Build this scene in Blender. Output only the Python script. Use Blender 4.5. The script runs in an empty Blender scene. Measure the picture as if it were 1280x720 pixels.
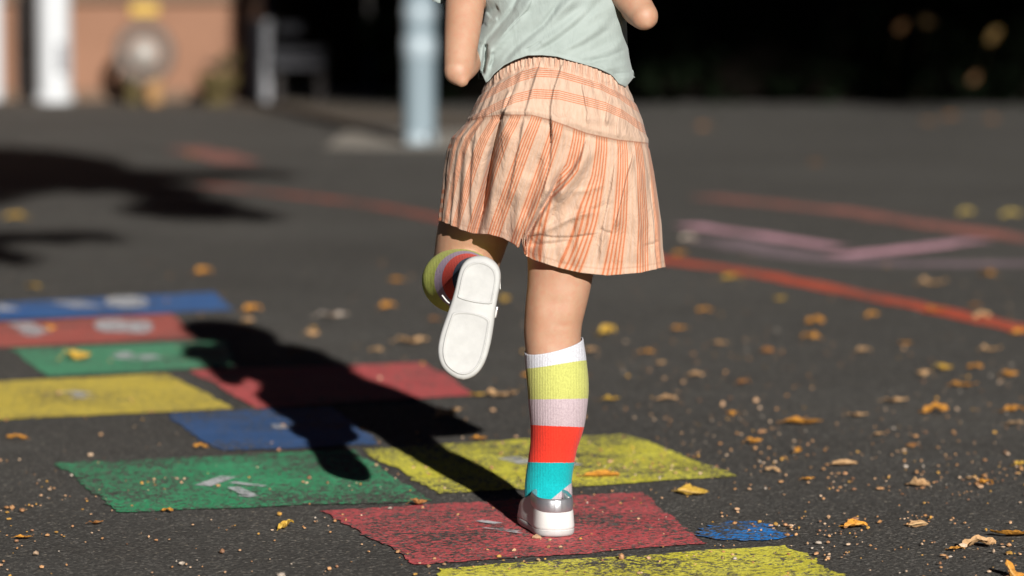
import bpy, bmesh, math, random
import numpy as np
from mathutils import Vector, Matrix, noise

random.seed(7); rng = np.random.default_rng(7)
sc = bpy.context.scene
COL = sc.collection
R = math.radians

# ------------------------------------------------------------------ camera
FPX, CAM_H, HORIZON = 4800.0, 0.79, -80.0
PITCH = math.atan((360 - HORIZON) / FPX)
cam_d = bpy.data.cameras.new('camera'); cam = bpy.data.objects.new('camera', cam_d); COL.objects.link(cam)
cam.location = (0, 0, CAM_H); cam.rotation_euler = (R(90) - PITCH, 0, 0)
cam_d.lens = 135; cam_d.sensor_width = 36; cam_d.clip_start = 0.1; cam_d.clip_end = 400
cam_d.dof.use_dof = True; cam_d.dof.focus_distance = 4.98; cam_d.dof.aperture_fstop = 3.6
sc.camera = cam

# ------------------------------------------------------------------ sky and sun
SUN_EL, SUN_AZ = R(18.4), R(13.5)           # azimuth: behind the camera, a little to the right
to_sun = Vector((math.sin(SUN_AZ) * math.cos(SUN_EL), -math.cos(SUN_AZ) * math.cos(SUN_EL), math.sin(SUN_EL)))
world = bpy.data.worlds.new('World'); sc.world = world; world.use_nodes = True
wn = world.node_tree.nodes; wl = world.node_tree.links; wn.clear()
sky = wn.new('ShaderNodeTexSky'); sky.sky_type = 'NISHITA'; sky.sun_disc = False
sky.sun_elevation = SUN_EL; sky.sun_rotation = math.atan2(to_sun.x, to_sun.y)
sky.altitude = 2500; sky.air_density = 0.05; sky.dust_density = 0.0; sky.ozone_density = 1.0
bg = wn.new('ShaderNodeBackground'); bg.inputs['Strength'].default_value = 0.05
wo = wn.new('ShaderNodeOutputWorld')
wl.new(sky.outputs[0], bg.inputs[0]); wl.new(bg.outputs[0], wo.inputs[0])
sun_d = bpy.data.lights.new('sun', 'SUN'); sun = bpy.data.objects.new('sun', sun_d); COL.objects.link(sun)
sun_d.energy = 5.0; sun_d.angle = R(0.5); sun_d.color = (1.0, 0.97, 0.92)
sun.rotation_euler = to_sun.to_track_quat('Z', 'Y').to_euler(); sun.location = (6, -20, 12)

sc.view_settings.view_transform = 'Standard'; sc.view_settings.look = 'None'
sc.view_settings.exposure = 0.70; sc.view_settings.gamma = 1.0; sc.view_settings.use_curve_mapping = False
sc.render.engine = 'CYCLES'
sc.cycles.use_denoising = True
sc.cycles.max_bounces = 5; sc.cycles.diffuse_bounces = 3

# ------------------------------------------------------------------ photograph geometry
CP, SP = math.cos(PITCH), math.sin(PITCH)
def W(px, py, y):
    """point of the ray through pixel (px,py) on the upright plane at distance y (arrays welcome)"""
    dx = (np.asarray(px, float) - 640) / FPX; dy = (360 - np.asarray(py, float)) / FPX
    t = y / (CP + dy * SP)
    return np.stack(np.broadcast_arrays(dx * t, (CP + dy * SP) * t, CAM_H + (-SP + dy * CP) * t), -1)
def V(px, py, y): return Vector([float(a) for a in W(px, py, y)])
def G(px, py, z=0.0):
    """point on the ground seen at pixel"""
    dx = (px - 640) / FPX; dy = (360 - py) / FPX
    t = (z - CAM_H) / (-SP + dy * CP)
    return Vector((dx * t, (CP + dy * SP) * t, z))

# ------------------------------------------------------------------ helpers
def tag(o, label=None, cat=None, group=None, kind=None):
    if label: o['label'] = label
    if cat: o['category'] = cat
    if group: o['group'] = group
    if kind: o['kind'] = kind
    return o
def empty(name, loc=(0, 0, 0), rz=0):
    o = bpy.data.objects.new(name, None); o.location = loc; o.rotation_euler = (0, 0, rz)
    o.empty_display_size = 0.1; COL.objects.link(o); return o
def link(name, me, mat=None, parent=None, smooth=True):
    if mat is not None and not me.materials: me.materials.append(mat)
    if smooth: me.polygons.foreach_set('use_smooth', [True] * len(me.polygons))
    o = bpy.data.objects.new(name, me); COL.objects.link(o)
    if parent is not None:
        o.parent = parent; o.matrix_parent_inverse = Matrix.Translation(parent.location).inverted() if parent.type == 'EMPTY' and parent.parent is None else Matrix.Identity(4)
    return o
def mesh_py(name, verts, faces):
    me = bpy.data.meshes.new(name); me.from_pydata([tuple(map(float, v)) for v in verts], [], faces); me.update(); return me
def grid_mesh(name, P, closed=False, caps=False):
    P = np.asarray(P, float); n, m = P.shape[:2]; f = []
    for i in range(n - 1):
        for j in range(m if closed else m - 1):
            k = (j + 1) % m
            f.append((i * m + j, i * m + k, (i + 1) * m + k, (i + 1) * m + j))
    v = P.reshape(-1, 3)
    if caps:
        f.append(tuple(reversed(range(m)))); f.append(tuple(range((n - 1) * m, n * m)))
    me = mesh_py(name, v, f)
    if closed:
        bm = bmesh.new(); bm.from_mesh(me); bmesh.ops.recalc_face_normals(bm, faces=bm.faces[:])
        c_ = P.reshape(-1, 3).mean(axis=0); q = sum(f_.calc_area() * f_.normal.dot(f_.calc_center_median() - Vector(c_)) for f_ in bm.faces)
        if q < 0: bmesh.ops.reverse_faces(bm, faces=bm.faces[:])
        bm.to_mesh(me); bm.free()
    return me
def fattr(me, name, arr):
    a = me.attributes.new(name, 'FLOAT', 'POINT'); a.data.foreach_set('value', np.asarray(arr, np.float32).ravel())
def bm_mesh(name, bm):
    me = bpy.data.meshes.new(name); bm.to_mesh(me); bm.free(); return me
def add_box(bm, c, s, rot=None, bev=0):
    r = bmesh.ops.create_cube(bm, size=1)
    vs = r['verts']
    bmesh.ops.scale(bm, vec=s, verts=vs)
    if rot is not None: bmesh.ops.rotate(bm, cent=(0, 0, 0), matrix=rot, verts=vs)
    bmesh.ops.translate(bm, vec=c, verts=vs)
    if bev:
        es = {e for v in vs for e in v.link_edges}
        bmesh.ops.bevel(bm, geom=list(es), offset=bev, segments=2, affect='EDGES', profile=.7)
def add_lathe(bm, prof, c, n=28, axis='Z'):
    """profile [(r,z)...] spun about z through c"""
    rings = []
    for r, z in prof:
        ring = []
        for k in range(n):
            a = 2 * math.pi * k / n
            p = Vector((r * math.cos(a), r * math.sin(a), z))
            if axis == 'Y': p = Vector((p.x, -p.z, p.y))
            ring.append(bm.verts.new(Vector(c) + p))
        rings.append(ring)
    for a, b in zip(rings, rings[1:]):
        for k in range(n): bm.faces.new((a[k], a[(k + 1) % n], b[(k + 1) % n], b[k]))
    bm.faces.new(list(reversed(rings[0]))); bm.faces.new(rings[-1])
def catmull(pts, per=6):
    pts = [np.asarray(p, float) for p in pts]; out = []
    q = [2 * pts[0] - pts[1]] + pts + [2 * pts[-1] - pts[-2]]
    for i in range(1, len(q) - 2):
        for k in range(per):
            t = k / per
            out.append(.5 * (2 * q[i] + (q[i + 1] - q[i - 1]) * t + (2 * q[i - 1] - 5 * q[i] + 4 * q[i + 1] - q[i + 2]) * t * t + (-q[i - 1] + 3 * q[i] - 3 * q[i + 1] + q[i + 2]) * t ** 3))
    out.append(pts[-1]); return np.array(out)
def tube(pts, ref=(1, 0, 0), n=20, per=5, dome=True):
    """closed smooth limb; pts rows (x,y,z,a,b): a along ref, b across. Returns (rings, n, 3)"""
    D = catmull([list(p) for p in pts], per); C = D[:, :3]; A = np.maximum(D[:, 3], 1e-4); B = np.maximum(D[:, 4], 1e-4)
    T = np.gradient(C, axis=0); T /= np.linalg.norm(T, axis=1)[:, None]
    ref = np.asarray(ref, float)
    X = ref[None] - T * (T @ ref)[:, None]; X /= np.linalg.norm(X, axis=1)[:, None]
    Y = np.cross(T, X)
    th = np.linspace(0, 2 * np.pi, n, endpoint=False)
    P = C[:, None] + X[:, None] * (A[:, None] * np.cos(th))[..., None] + Y[:, None] * (B[:, None] * np.sin(th))[..., None]
    if dome:
        def cap(i, s):
            out = []
            for k in (1, 2, 3):
                f = math.cos(k / 3.2 * math.pi / 2); d = math.sin(k / 3.2 * math.pi / 2)
                r = min(A[i], B[i])
                out.append(C[i] + s * T[i] * r * d + (P[i] - C[i]) * f)
            return out
        P = np.array(cap(0, -1)[::-1] + list(P) + cap(-1, 1))
    return P
def join_grids(name, grids):
    v, f, base = [], [], 0
    for P in grids:
        n, m = P.shape[:2]
        for i in range(n - 1):
            for j in range(m):
                k = (j + 1) % m
                f.append((base + i * m + j, base + i * m + k, base + (i + 1) * m + k, base + (i + 1) * m + j))
        f.append(tuple(base + j for j in reversed(range(m)))); f.append(tuple(base + (n - 1) * m + j for j in range(m)))
        v.append(P.reshape(-1, 3)); base += n * m
    return mesh_py(name, np.concatenate(v), f)
def evaluated(o):
    dg = bpy.context.evaluated_depsgraph_get(); dg.update()
    me = bpy.data.meshes.new_from_object(o.evaluated_get(dg)); return me
def ico_sphere(r=1, sub=2):
    bm = bmesh.new(); bmesh.ops.create_icosphere(bm, subdivisions=sub, radius=r); return bm

# folds: strokes in the plane of the cloth, as seen from behind the girl
def seg_dist(px, py, poly):
    poly = np.asarray(poly, float); best = np.full(px.shape, 1e9); sd = np.zeros(px.shape); tt = np.zeros(px.shape)
    L = np.r_[0, np.cumsum(np.hypot(*np.diff(poly, axis=0).T))]
    for i in range(len(poly) - 1):
        a, b = poly[i], poly[i + 1]; d = b - a; l2 = d @ d
        t = np.clip(((px - a[0]) * d[0] + (py - a[1]) * d[1]) / l2, 0, 1)
        ex, ey = px - a[0] - t * d[0], py - a[1] - t * d[1]
        r = np.hypot(ex, ey); s = np.sign(d[0] * ey - d[1] * ex)
        m = r < best
        best = np.where(m, r, best); sd = np.where(m, s * r, sd); tt = np.where(m, (L[i] + t * math.sqrt(l2)) / L[-1], tt)
    return sd, best, tt
def folds(px, py, strokes):
    """each stroke (kind, poly, width px, depth mm); kinds: 'r' ridge/valley, 's' step: raised on the right of the line"""
    out = np.zeros(px.shape)
    for kind, poly, w, d in strokes:
        sd, r, t = seg_dist(px, py, poly)
        fade = np.clip(np.minimum(t, 1 - t) / .18, 0, 1); fade = fade * fade * (3 - 2 * fade)
        if kind == 'r': out += d * np.exp(-(r / w) ** 2) * fade
        elif kind == 'h': out += d * np.exp(-(r / w) ** 2) * np.clip(t / .35, 0, 1)
        elif kind == 'R': out += d * np.exp(-(r / w) ** 2)
        else:
            up = -sd if poly[-1][1] > poly[0][1] else sd       # positive on the right-hand side
            fl = fade if kind == 's' else 1
            body = np.where(up > 0, np.exp(-np.maximum(up, 0) / w), 0)
            edge = np.clip(up / 2.2 + .5, 0, 1)
            body = np.where(up > 0, body, 1) * edge
            out += d * body * fl * (r < 6 * w)
    return out / 1000.0

# ------------------------------------------------------------------ materials
class NT:
    def __init__(s, name):
        s.m = bpy.data.materials.new(name); s.m.use_nodes = True; s.t = s.m.node_tree; s.n = s.t.nodes
        s.p = s.n['Principled BSDF']
    def new(s, typ, **kw):
        nd = s.n.new(typ)
        for k, v in kw.items():
            if k.startswith('i_'): nd.inputs[k[2:].replace('_', ' ')].default_value = v
            else: setattr(nd, k, v)
        return nd
    def ln(s, a, b): s.t.links.new(a, b)
    def coord(s, kind='Object'): return s.new('ShaderNodeTexCoord').outputs[kind]
    def map(s, src, scale=(1, 1, 1), rot=(0, 0, 0)):
        m = s.new('ShaderNodeMapping'); m.inputs['Scale'].default_value = scale; m.inputs['Rotation'].default_value = rot
        s.ln(src, m.inputs[0]); return m.outputs[0]
    def noise(s, src, scale, detail=4, rough=.55, dist=0):
        nd = s.new('ShaderNodeTexNoise'); nd.inputs['Scale'].default_value = scale; nd.inputs['Detail'].default_value = detail
        nd.inputs['Roughness'].default_value = rough; nd.inputs['Distortion'].default_value = dist
        if src is not None: s.ln(src, nd.inputs['Vector'])
        return nd.outputs['Fac']
    def vor(s, src, scale, out='Distance', feat='F1', rnd=1.0):
        nd = s.new('ShaderNodeTexVoronoi'); nd.feature = feat; nd.inputs['Scale'].default_value = scale
        nd.inputs['Randomness'].default_value = rnd
        if src is not None: s.ln(src, nd.inputs['Vector'])
        return nd.outputs[out]
    def ramp(s, src, stops, interp='LINEAR'):
        nd = s.new('ShaderNodeValToRGB'); cr = nd.color_ramp; cr.interpolation = interp
        while len(cr.elements) < len(stops): cr.elements.new(.5)
        for e, (p, c) in zip(cr.elements, stops):
            e.position = p; e.color = (c, c, c, 1) if isinstance(c, (int, float)) else (*c, 1)
        s.ln(src, nd.inputs[0]); return nd.outputs[0]
    def math(s, op, a, b=None, c=None, clamp=False):
        nd = s.new('ShaderNodeMath', operation=op); nd.use_clamp = clamp
        for i, x in enumerate((a, b, c)):
            if x is None: continue
            if isinstance(x, (int, float)): nd.inputs[i].default_value = x
            else: s.ln(x, nd.inputs[i])
        return nd.outputs[0]
    def mix(s, fac, a, b, mode='MIX'):
        nd = s.new('ShaderNodeMix', data_type='RGBA', blend_type=mode)
        for sock, x in ((nd.inputs[0], fac), (nd.inputs[6], a), (nd.inputs[7], b)):
            if isinstance(x, (int, float)): sock.default_value = x
            elif isinstance(x, tuple): sock.default_value = (*x, 1)
            else: s.ln(x, sock)
        return nd.outputs[2]
    def attr(s, name): return s.new('ShaderNodeAttribute', attribute_name=name).outputs['Fac']
    def bump(s, h, strength=.3, dist=.002, prev=None):
        nd = s.new('ShaderNodeBump'); nd.inputs['Strength'].default_value = strength; nd.inputs['Distance'].default_value = dist
        s.ln(h, nd.inputs['Height'])
        if prev is not None: s.ln(prev, nd.inputs['Normal'])
        return nd.outputs[0]
    def col(s, x):
        if isinstance(x, tuple): s.p.inputs['Base Color'].default_value = (*x, 1)
        else: s.ln(x, s.p.inputs['Base Color'])
    def nrm(s, x): s.ln(x, s.p.inputs['Normal'])
    def set(s, **kw):
        for k, v in kw.items(): s.p.inputs[k.replace('_', ' ')].default_value = v
        return s

def asphalt_nodes(t):
    g = t.coord('Object')
    big = t.noise(g, .9, 5, .6); mid = t.noise(g, 7, 5, .65); fine = t.noise(g, 160, 4, .7)
    base = t.ramp(big, [(.3, (.058, .055, .050)), (.55, (.085, .081, .074)), (.75, (.114, .108, .098))])
    base = t.mix(t.ramp(mid, [(.3, 0.0), (.75, .55)]), base, (.062, .054, .046))
    cell = t.vor(g, 270, 'Color'); sep = t.new('ShaderNodeSeparateColor'); t.ln(cell, sep.inputs[0])
    base = t.mix(t.ramp(sep.outputs[0], [(.0, .6), (.42, .2), (.8, 0.0)]), base, (.024, .021, .019))
    base = t.mix(t.ramp(sep.outputs[1], [(.80, 0.0), (.97, .55)]), base, (.25, .23, .205))
    base = t.mix(t.ramp(sep.outputs[2], [(.985, 0.0), (.998, .6)]), base, (.42, .36, .28))
    h1 = t.vor(g, 150); h2 = t.vor(g, 420)
    hh = t.math('ADD', t.math('MULTIPLY', h1, -1.0), t.math('MULTIPLY', h2, -.5))
    hh = t.math('ADD', hh, t.math('MULTIPLY', fine, .9))
    return g, base, hh, sep
def mat_asphalt():
    t = NT('asphalt'); g, base, hh, _ = asphalt_nodes(t)
    t.col(base); t.nrm(t.bump(hh, .9, .004)); t.set(Roughness=.92, Specular_IOR_Level=.25); return t.m
def mat_paint(name, c1, c2, wear=.5, scale=1.0):
    t = NT(name); g, base, hh, sep = asphalt_nodes(t)
    tone = t.noise(g, 9, 5, .65)
    pc = t.mix(t.ramp(tone, [(.3, 0.0), (.7, 1.0)]), c1, c2)
    pc = t.mix(t.ramp(sep.outputs[0], [(0, .25), (.4, 0.0)]), pc, tuple(x * .55 for x in c1))
    n1 = t.noise(g, 75, 6, .75); n2 = t.noise(g, 4.2, 4, .6)
    s_ = t.math('ADD', n1, t.math('MULTIPLY', n2, .55))
    pit = t.math('ADD', s_, t.math('MULTIPLY', sep.outputs[1], .22))
    bare = t.ramp(pit, [(1.02 - wear * .42, 0.0), (1.10 - wear * .42, 1.0)])
    t.col(t.mix(bare, pc, base)); t.nrm(t.bump(hh, .6, .003)); t.set(Roughness=.8, Specular_IOR_Level=.3); return t.m
def mat_chalk():
    t = NT('white_chalk'); g = t.coord('Object'); n = t.noise(g, 45, 5, .75)
    t.col((.62, .62, .64)); t.set(Roughness=.9, Specular_IOR_Level=.1)
    tr = t.new('ShaderNodeBsdfTransparent'); mx = t.new('ShaderNodeMixShader'); t.ln(t.ramp(n, [(.40, .12), (.55, .9)]), mx.inputs[0])
    t.ln(tr.outputs[0], mx.inputs[1]); t.ln(t.p.outputs[0], mx.inputs[2]); t.ln(mx.outputs[0], t.n['Material Output'].inputs[0]); return t.m
def mat_plain(name, c, rough=.6, spec=.4, var=.18, scale=20, bump=.15, bs=180, bd=.001, metal=0, coords='Object'):
    t = NT(name); g = t.coord(coords)
    n = t.noise(g, scale, 5, .6)
    t.col(t.mix(t.ramp(n, [(.25, 0.0), (.8, 1.0)]), tuple(x * (1 - var) for x in c), tuple(min(1, x * (1 + var)) for x in c)))
    if bump: t.nrm(t.bump(t.noise(g, bs, 4, .6), bump, bd))
    t.set(Roughness=rough, Specular_IOR_Level=spec, Metallic=metal); return t.m
def mat_skin():
    t = NT('skin'); g = t.coord('Object')
    n = t.noise(g, 26, 4, .6); n2 = t.noise(g, 140, 3, .6)
    c = t.mix(t.ramp(n, [(.3, 0.0), (.72, 1.0)]), (.325, .180, .108), (.375, .225, .146))
    c = t.mix(t.ramp(n2, [(.35, 0.0), (.8, .45)]), c, (.36, .13, .08))
    t.col(c); t.nrm(t.bump(t.noise(g, 700, 3, .6), .12, .0006))
    t.set(Roughness=.58, Specular_IOR_Level=.5, Subsurface_Weight=.10, Subsurface_Scale=.01)
    t.p.inputs['Subsurface Radius'].default_value = (1, .3, .15); return t.m
def mat_shorts():
    t = NT('striped_cotton'); g = t.coord('Object')
    su, sv, zone = t.attr('su'), t.attr('sv'), t.attr('zone')
    def lines(x, period, width, pitch, lw, off=0):
        f = t.math('FRACT', t.math('DIVIDE', t.math('ADD', x, off), period))
        grp = t.math('LESS_THAN', f, width / period)
        l = t.math('FRACT', t.math('DIVIDE', t.math('MULTIPLY', f, period), pitch))
        tri = t.math('ABSOLUTE', t.math('SUBTRACT', l, .5))
        ln_ = t.ramp(tri, [(lw * .5 - .06, 1.0), (lw * .5 + .10, 0.0)])
        return t.math('MULTIPLY', grp, ln_), grp
    vl, vg = lines(su, 31.0, 17.5, 3.5, .42)
    hl1, hg = lines(sv, 27.0, 13.0, 2.6, .42, -16.0 + 270)
    wl_, wg = lines(su, 17.0, 9.0, 3.0, .5)
    low = t.ramp(zone, [(.62, 0.0), (.63, 1.0)]); band = t.ramp(zone, [(.172, 1.0), (.176, 0.0)])
    base = t.mix(t.ramp(t.noise(t.map(g, (1, 1, .12)), 260, 4, .6), [(.3, 0.0), (.7, 1.0)]), (.42, .280, .200), (.49, .345, .262))
    faint = t.math('MULTIPLY', low, t.math('MULTIPLY', vg, .5))
    base = t.mix(faint, base, (.47, .265, .17))
    hl1 = t.math('MULTIPLY', hl1, t.math('LESS_THAN', sv, 64.0))
    ln_ = t.mix(low, t.mix(band, hl1, t.math('MULTIPLY', wl_, .45)), vl)
    bl, _ = lines(su, 4.7, 4.7, 4.7, .30, 1.3)
    base = t.mix(t.math('MULTIPLY', low, t.math('MULTIPLY', bl, .30)), base, (.48, .26, .15))
    fibre = t.ramp(t.noise(g, 900, 3, .7), [(.3, .62), (.65, 1.0)])
    c = t.mix(t.math('MULTIPLY', ln_, fibre), base, (.42, .115, .04))
    seam = t.attr('seam'); c = t.mix(t.math('MULTIPLY', seam, .75), c, (.22, .07, .03))
    t.col(c)
    weave = t.noise(t.map(g, (1, 1, 1)), 1300, 2, .5)
    wr = t.noise(t.map(g, (1.6, 1, .7)), 42, 4, .62, .8); wr2 = t.noise(t.map(g, (1.6, 1, .35)), 120, 3, .6, .4)
    b = t.bump(wr, .55, .0065); b = t.bump(wr2, .4, .002, b); b = t.bump(weave, .18, .0006, b); t.nrm(b)
    t.set(Roughness=.75, Specular_IOR_Level=.25, Sheen_Weight=.08)
    # thin cotton lets some sun through
    tr = t.new('ShaderNodeBsdfTranslucent'); t.ln(c, tr.inputs[0]); t.ln(b, tr.inputs['Normal'])
    mx = t.new('ShaderNodeMixShader'); mx.inputs[0].default_value = .10
    t.ln(t.p.outputs[0], mx.inputs[1]); t.ln(tr.outputs[0], mx.inputs[2]); t.ln(mx.outputs[0], t.n['Material Output'].inputs[0])
    return t.m
def mat_jersey():
    t = NT('sage_jersey'); g = t.coord('Object')
    n = t.noise(g, 30, 4, .6)
    t.col(t.mix(t.ramp(n, [(.3, 0.0), (.7, 1.0)]), (.228, .264, .246), (.268, .306, .288)))
    wr = t.noise(t.map(g, (1.3, 1, .6), (0, R(40), 0)), 38, 3, .55, .6)
    b = t.bump(wr, .35, .006); b = t.bump(t.noise(t.map(g, (3, 1, .6)), 600, 2, .5), .2, .0006, b); t.nrm(b)
    t.set(Roughness=.8, Specular_IOR_Level=.2, Sheen_Weight=.15); return t.m
def mat_sock(name, stops, fuzz=.3):
    t = NT(name); g = t.coord('Object'); v = t.attr('band')
    jit = t.math('MULTIPLY', t.math('SUBTRACT', t.noise(g, 500, 2, .5), .5), .006)
    c = t.ramp(t.math('ADD', v, jit), stops, 'CONSTANT')
    c = t.mix(t.ramp(t.attr('heel'), [(0.0, 0.0), (.03, 1.0)]), c, (.40, .34, .36))
    kn = t.noise(t.map(g, (1, 1, 1)), 420, 3, .75)
    c = t.mix(t.ramp(kn, [(.35, .28), (.6, 0.0)]), c, (.25, .22, .22), 'MULTIPLY')
    t.col(c)
    rib = t.new('ShaderNodeTexWave', wave_type='BANDS', bands_direction='X'); rib.inputs['Scale'].default_value = 150
    rib.inputs['Distortion'].default_value = 1.5; t.ln(g, rib.inputs['Vector'])
    b = t.bump(rib.outputs['Fac'], .5, .0009); b = t.bump(kn, fuzz, .0013, b); t.nrm(b)
    t.set(Roughness=.85, Specular_IOR_Level=.15, Sheen_Weight=.05); return t.m
def mat_leaf():
    t = NT('dry_leaf'); g = t.coord('Object'); oc = t.new('ShaderNodeObjectInfo')
    n = t.noise(g, 1.6, 4, .6); n2 = t.noise(g, 9, 4, .7)
    c = t.mix(t.ramp(n, [(.35, 0.0), (.75, .65)]), oc.outputs['Color'], (.36, .15, .03))
    c = t.mix(t.ramp(n2, [(.55, 0.0), (.72, .7)]), c, (.10, .045, .015))
    vein = t.attr('vein'); c = t.mix(t.math('MULTIPLY', vein, .5), c, (.55, .40, .18))
    t.col(c); t.nrm(t.bump(t.math('ADD', n2, t.math('MULTIPLY', vein, .8)), .5, .03))
    t.set(Roughness=.6, Specular_IOR_Level=.3)
    tr = t.new('ShaderNodeBsdfTranslucent'); t.ln(c, tr.inputs[0])
    mx = t.new('ShaderNodeMixShader'); mx.inputs[0].default_value = .2
    t.ln(t.p.outputs[0], mx.inputs[1]); t.ln(tr.outputs[0], mx.inputs[2]); t.ln(mx.outputs[0], t.n['Material Output'].inputs[0])
    return t.m
def mat_vcol(name, rough=.7):
    t = NT(name); a = t.new('ShaderNodeAttribute', attribute_name='tint')
    n = t.noise(t.coord('Object'), 300, 3, .6)
    t.col(t.mix(t.ramp(n, [(.35, .5), (.7, 0.0)]), a.outputs['Color'], (.06, .03, .015))); t.set(Roughness=rough); return t.m

M = {}
M['asphalt'] = mat_asphalt()
M['yellow'] = mat_paint('yellow_paint', (.70, .63, .045), (.82, .76, .11), .34)
M['yellow_far'] = mat_paint('ochre_yellow_paint', (.66, .50, .07), (.72, .56, .10), .12)
M['red'] = mat_paint('red_paint', (.55, .080, .090), (.63, .12, .125), .33)
M['red_far'] = mat_paint('hazed_red_paint', (.46, .105, .085), (.54, .14, .11), .10)  # far red, haze mixed into the paint colour
M['pink_red'] = mat_paint('crimson_paint', (.54, .080, .085), (.60, .12, .115), .08)
M['green'] = mat_paint('green_paint', (.035, .33, .14), (.07, .40, .19), .40)
M['green_far'] = mat_paint('pale_green_paint', (.075, .31, .165), (.11, .36, .20), .12)  # green of the far square, paled to stand for haze
M['blue'] = mat_paint('blue_paint', (.028, .085, .22), (.05, .12, .30), .20)
M['blue_far'] = mat_paint('bright_blue_paint', (.03, .12, .36), (.06, .17, .42), .10)  # blue raised in the colour itself for the hazy far end
M['azure'] = mat_paint('azure_paint', (.01, .20, .62), (.02, .26, .75), .46)
M['chalk'] = mat_chalk()
M['line_red'] = mat_paint('red_line_paint', (.55, .075, .035), (.64, .11, .05), .22)
M['line_worn'] = mat_paint('worn_red_line_paint', (.46, .085, .045), (.52, .12, .07), .44)
M['line_faded'] = mat_paint('faded_red_line_paint', (.40, .13, .10), (.46, .16, .12), .34)
M['line_pink'] = mat_paint('pink_line_paint', (.70, .36, .43), (.78, .44, .52), .16)
M['line_mauve'] = mat_paint('mauve_line_paint', (.24, .17, .20), (.28, .20, .22), .3)
M['skin'] = mat_skin(); M['shorts'] = mat_shorts(); M['jersey'] = mat_jersey()
M['leaf'] = mat_leaf(); M['crumb'] = mat_vcol('dry_seed_husk')
M['leather'] = mat_plain('white_leather', (.52, .51, .49), .5, .4, .06, 40, .25, 420, .0008)
M['rubber'] = mat_plain('white_rubber', (.36, .355, .345), .62, .35, .10, 60, .25, 500, .0006)
M['silver'] = mat_plain('silver_leather', (.40, .40, .42), .36, .5, .05, 40, .2, 300, .0006, metal=.8)
M['thread'] = mat_plain('dark_stitching', (.05, .045, .04), .7)
M['hair'] = mat_plain('brown_hair', (.07, .038, .018), .5, .4, .3, 60, .5, 200, .002)
M['eye'] = mat_plain('eye_white', (.6, .58, .55), .2, .5, .02, 5, 0)
M['iris'] = mat_plain('brown_iris', (.05, .025, .012), .2, .5, .05, 5, 0)
M['lips'] = mat_plain('lip_skin', (.36, .11, .08), .45, .4, .05, 30, 0)
M['terracotta'] = mat_plain('terracotta_render', (.20, .105, .066), .9, .2, .16, 2.5, .4, 60, .004)
M['plinth'] = mat_plain('plinth_render', (.13, .085, .058), .9, .2, .2, 4, .4, 60, .004)
M['white_metal'] = mat_plain('white_painted_metal', (.42, .43, .44), .45, .4, .05, 3, .1)
M['grey_metal'] = mat_plain('blue_grey_painted_metal', (.155, .20, .225), .42, .45, .08, 4, .1)
M['pale_metal'] = mat_plain('pale_blue_grey_collar', (.24, .29, .32), .42, .45, .06, 4, .1)
M['dark_metal'] = mat_plain('dark_brown_metal', (.012, .009, .008), .6, .2, .1, 4, .1)
M['wheel_grey'] = mat_plain('weathered_grey_rubber', (.125, .10, .085), .8, .2, .15, 8, .2)
M['wheel_hub'] = mat_plain('pale_grey_hub', (.26, .235, .21), .6, .3, .1, 8, .1)
M['stand'] = mat_plain('ochre_wood', (.24, .135, .055), .8, .2, .15, 9, .2)
M['olive'] = mat_plain('olive_brown_stem', (.06, .045, .016), .8, .2, .2, 9, .3)
M['sign_yellow'] = mat_plain('yellow_plate', (.40, .25, .04), .5, .4, .05, 5, 0)
M['concrete'] = mat_plain('pale_concrete', (.27, .245, .21), .95, .2, .15, 3, .5, 90, .004)
M['path'] = mat_plain('buff_paving', (.105, .085, .066), .95, .2, .18, 2, .5, 70, .005)
M['bench'] = mat_plain('grey_bench_paint', (.20, .20, .21), .7, .2, .1, 6, .1)
M['bench_dark'] = mat_plain('dark_grey_bench_paint', (.03, .03, .034), .7, .2, .1, 6, .1)
M['bark'] = mat_plain('tree_bark', (.08, .06, .045), .95, .15, .3, 6, .9, 22, .03)
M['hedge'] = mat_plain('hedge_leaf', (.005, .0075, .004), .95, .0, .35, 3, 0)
M['tree_leaf'] = mat_plain('tree_leaf', (.05, .075, .02), .6, .3, .35, 2, 0)
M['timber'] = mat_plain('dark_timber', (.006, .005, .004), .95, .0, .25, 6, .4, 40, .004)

# ------------------------------------------------------------------ ground and paint
def ground():
    xs = np.r_[-150, -40, -12, np.linspace(-4, 4, 33), 12, 40, 150]; ys = np.r_[-60, -20, -5, np.linspace(0, 20, 41), 30, 60, 200]
    P = np.array([[(x, y, 0) for x in xs] for y in ys])
    o = link('ground', grid_mesh('ground', P), M['asphalt']); tag(o, kind='structure')
ground()
def jag(pts, step, amp, seed):
    """world polygon outline with a hand-painted wavering edge"""
    out = []
    for i in range(len(pts)):
        a, b = Vector(pts[i]), Vector(pts[(i + 1) % len(pts)]); d = b - a; n = max(2, int(d.length / step))
        perp = Vector((-d.y, d.x, 0)).normalized()
        for k in range(n):
            p = a + d * k / n
            q = noise.noise(Vector((p.x * 9 + seed, p.y * 9, seed))) * amp + noise.noise(Vector((p.x * 60, p.y * 60 + seed, 0))) * amp * .6
            out.append(p + perp * q)
    return out
def sheet(name, pts, z, mat, parent, step=.02, amp=.008, seed=0):
    bm = bmesh.new(); f = bm.faces.new([bm.verts.new((p.x, p.y, z)) for p in jag(pts, step, amp, seed)])
    if f.normal.z < 0: f.normal_flip()
    bmesh.ops.triangulate(bm, faces=bm.faces[:])
    return link(name, bm_mesh(name, bm), mat, parent, smooth=False)
hop = empty('hopscotch', (0, 6, 0)); tag(hop, 'hopscotch grid of worn coloured squares painted on the dark asphalt', 'hopscotch')
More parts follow.
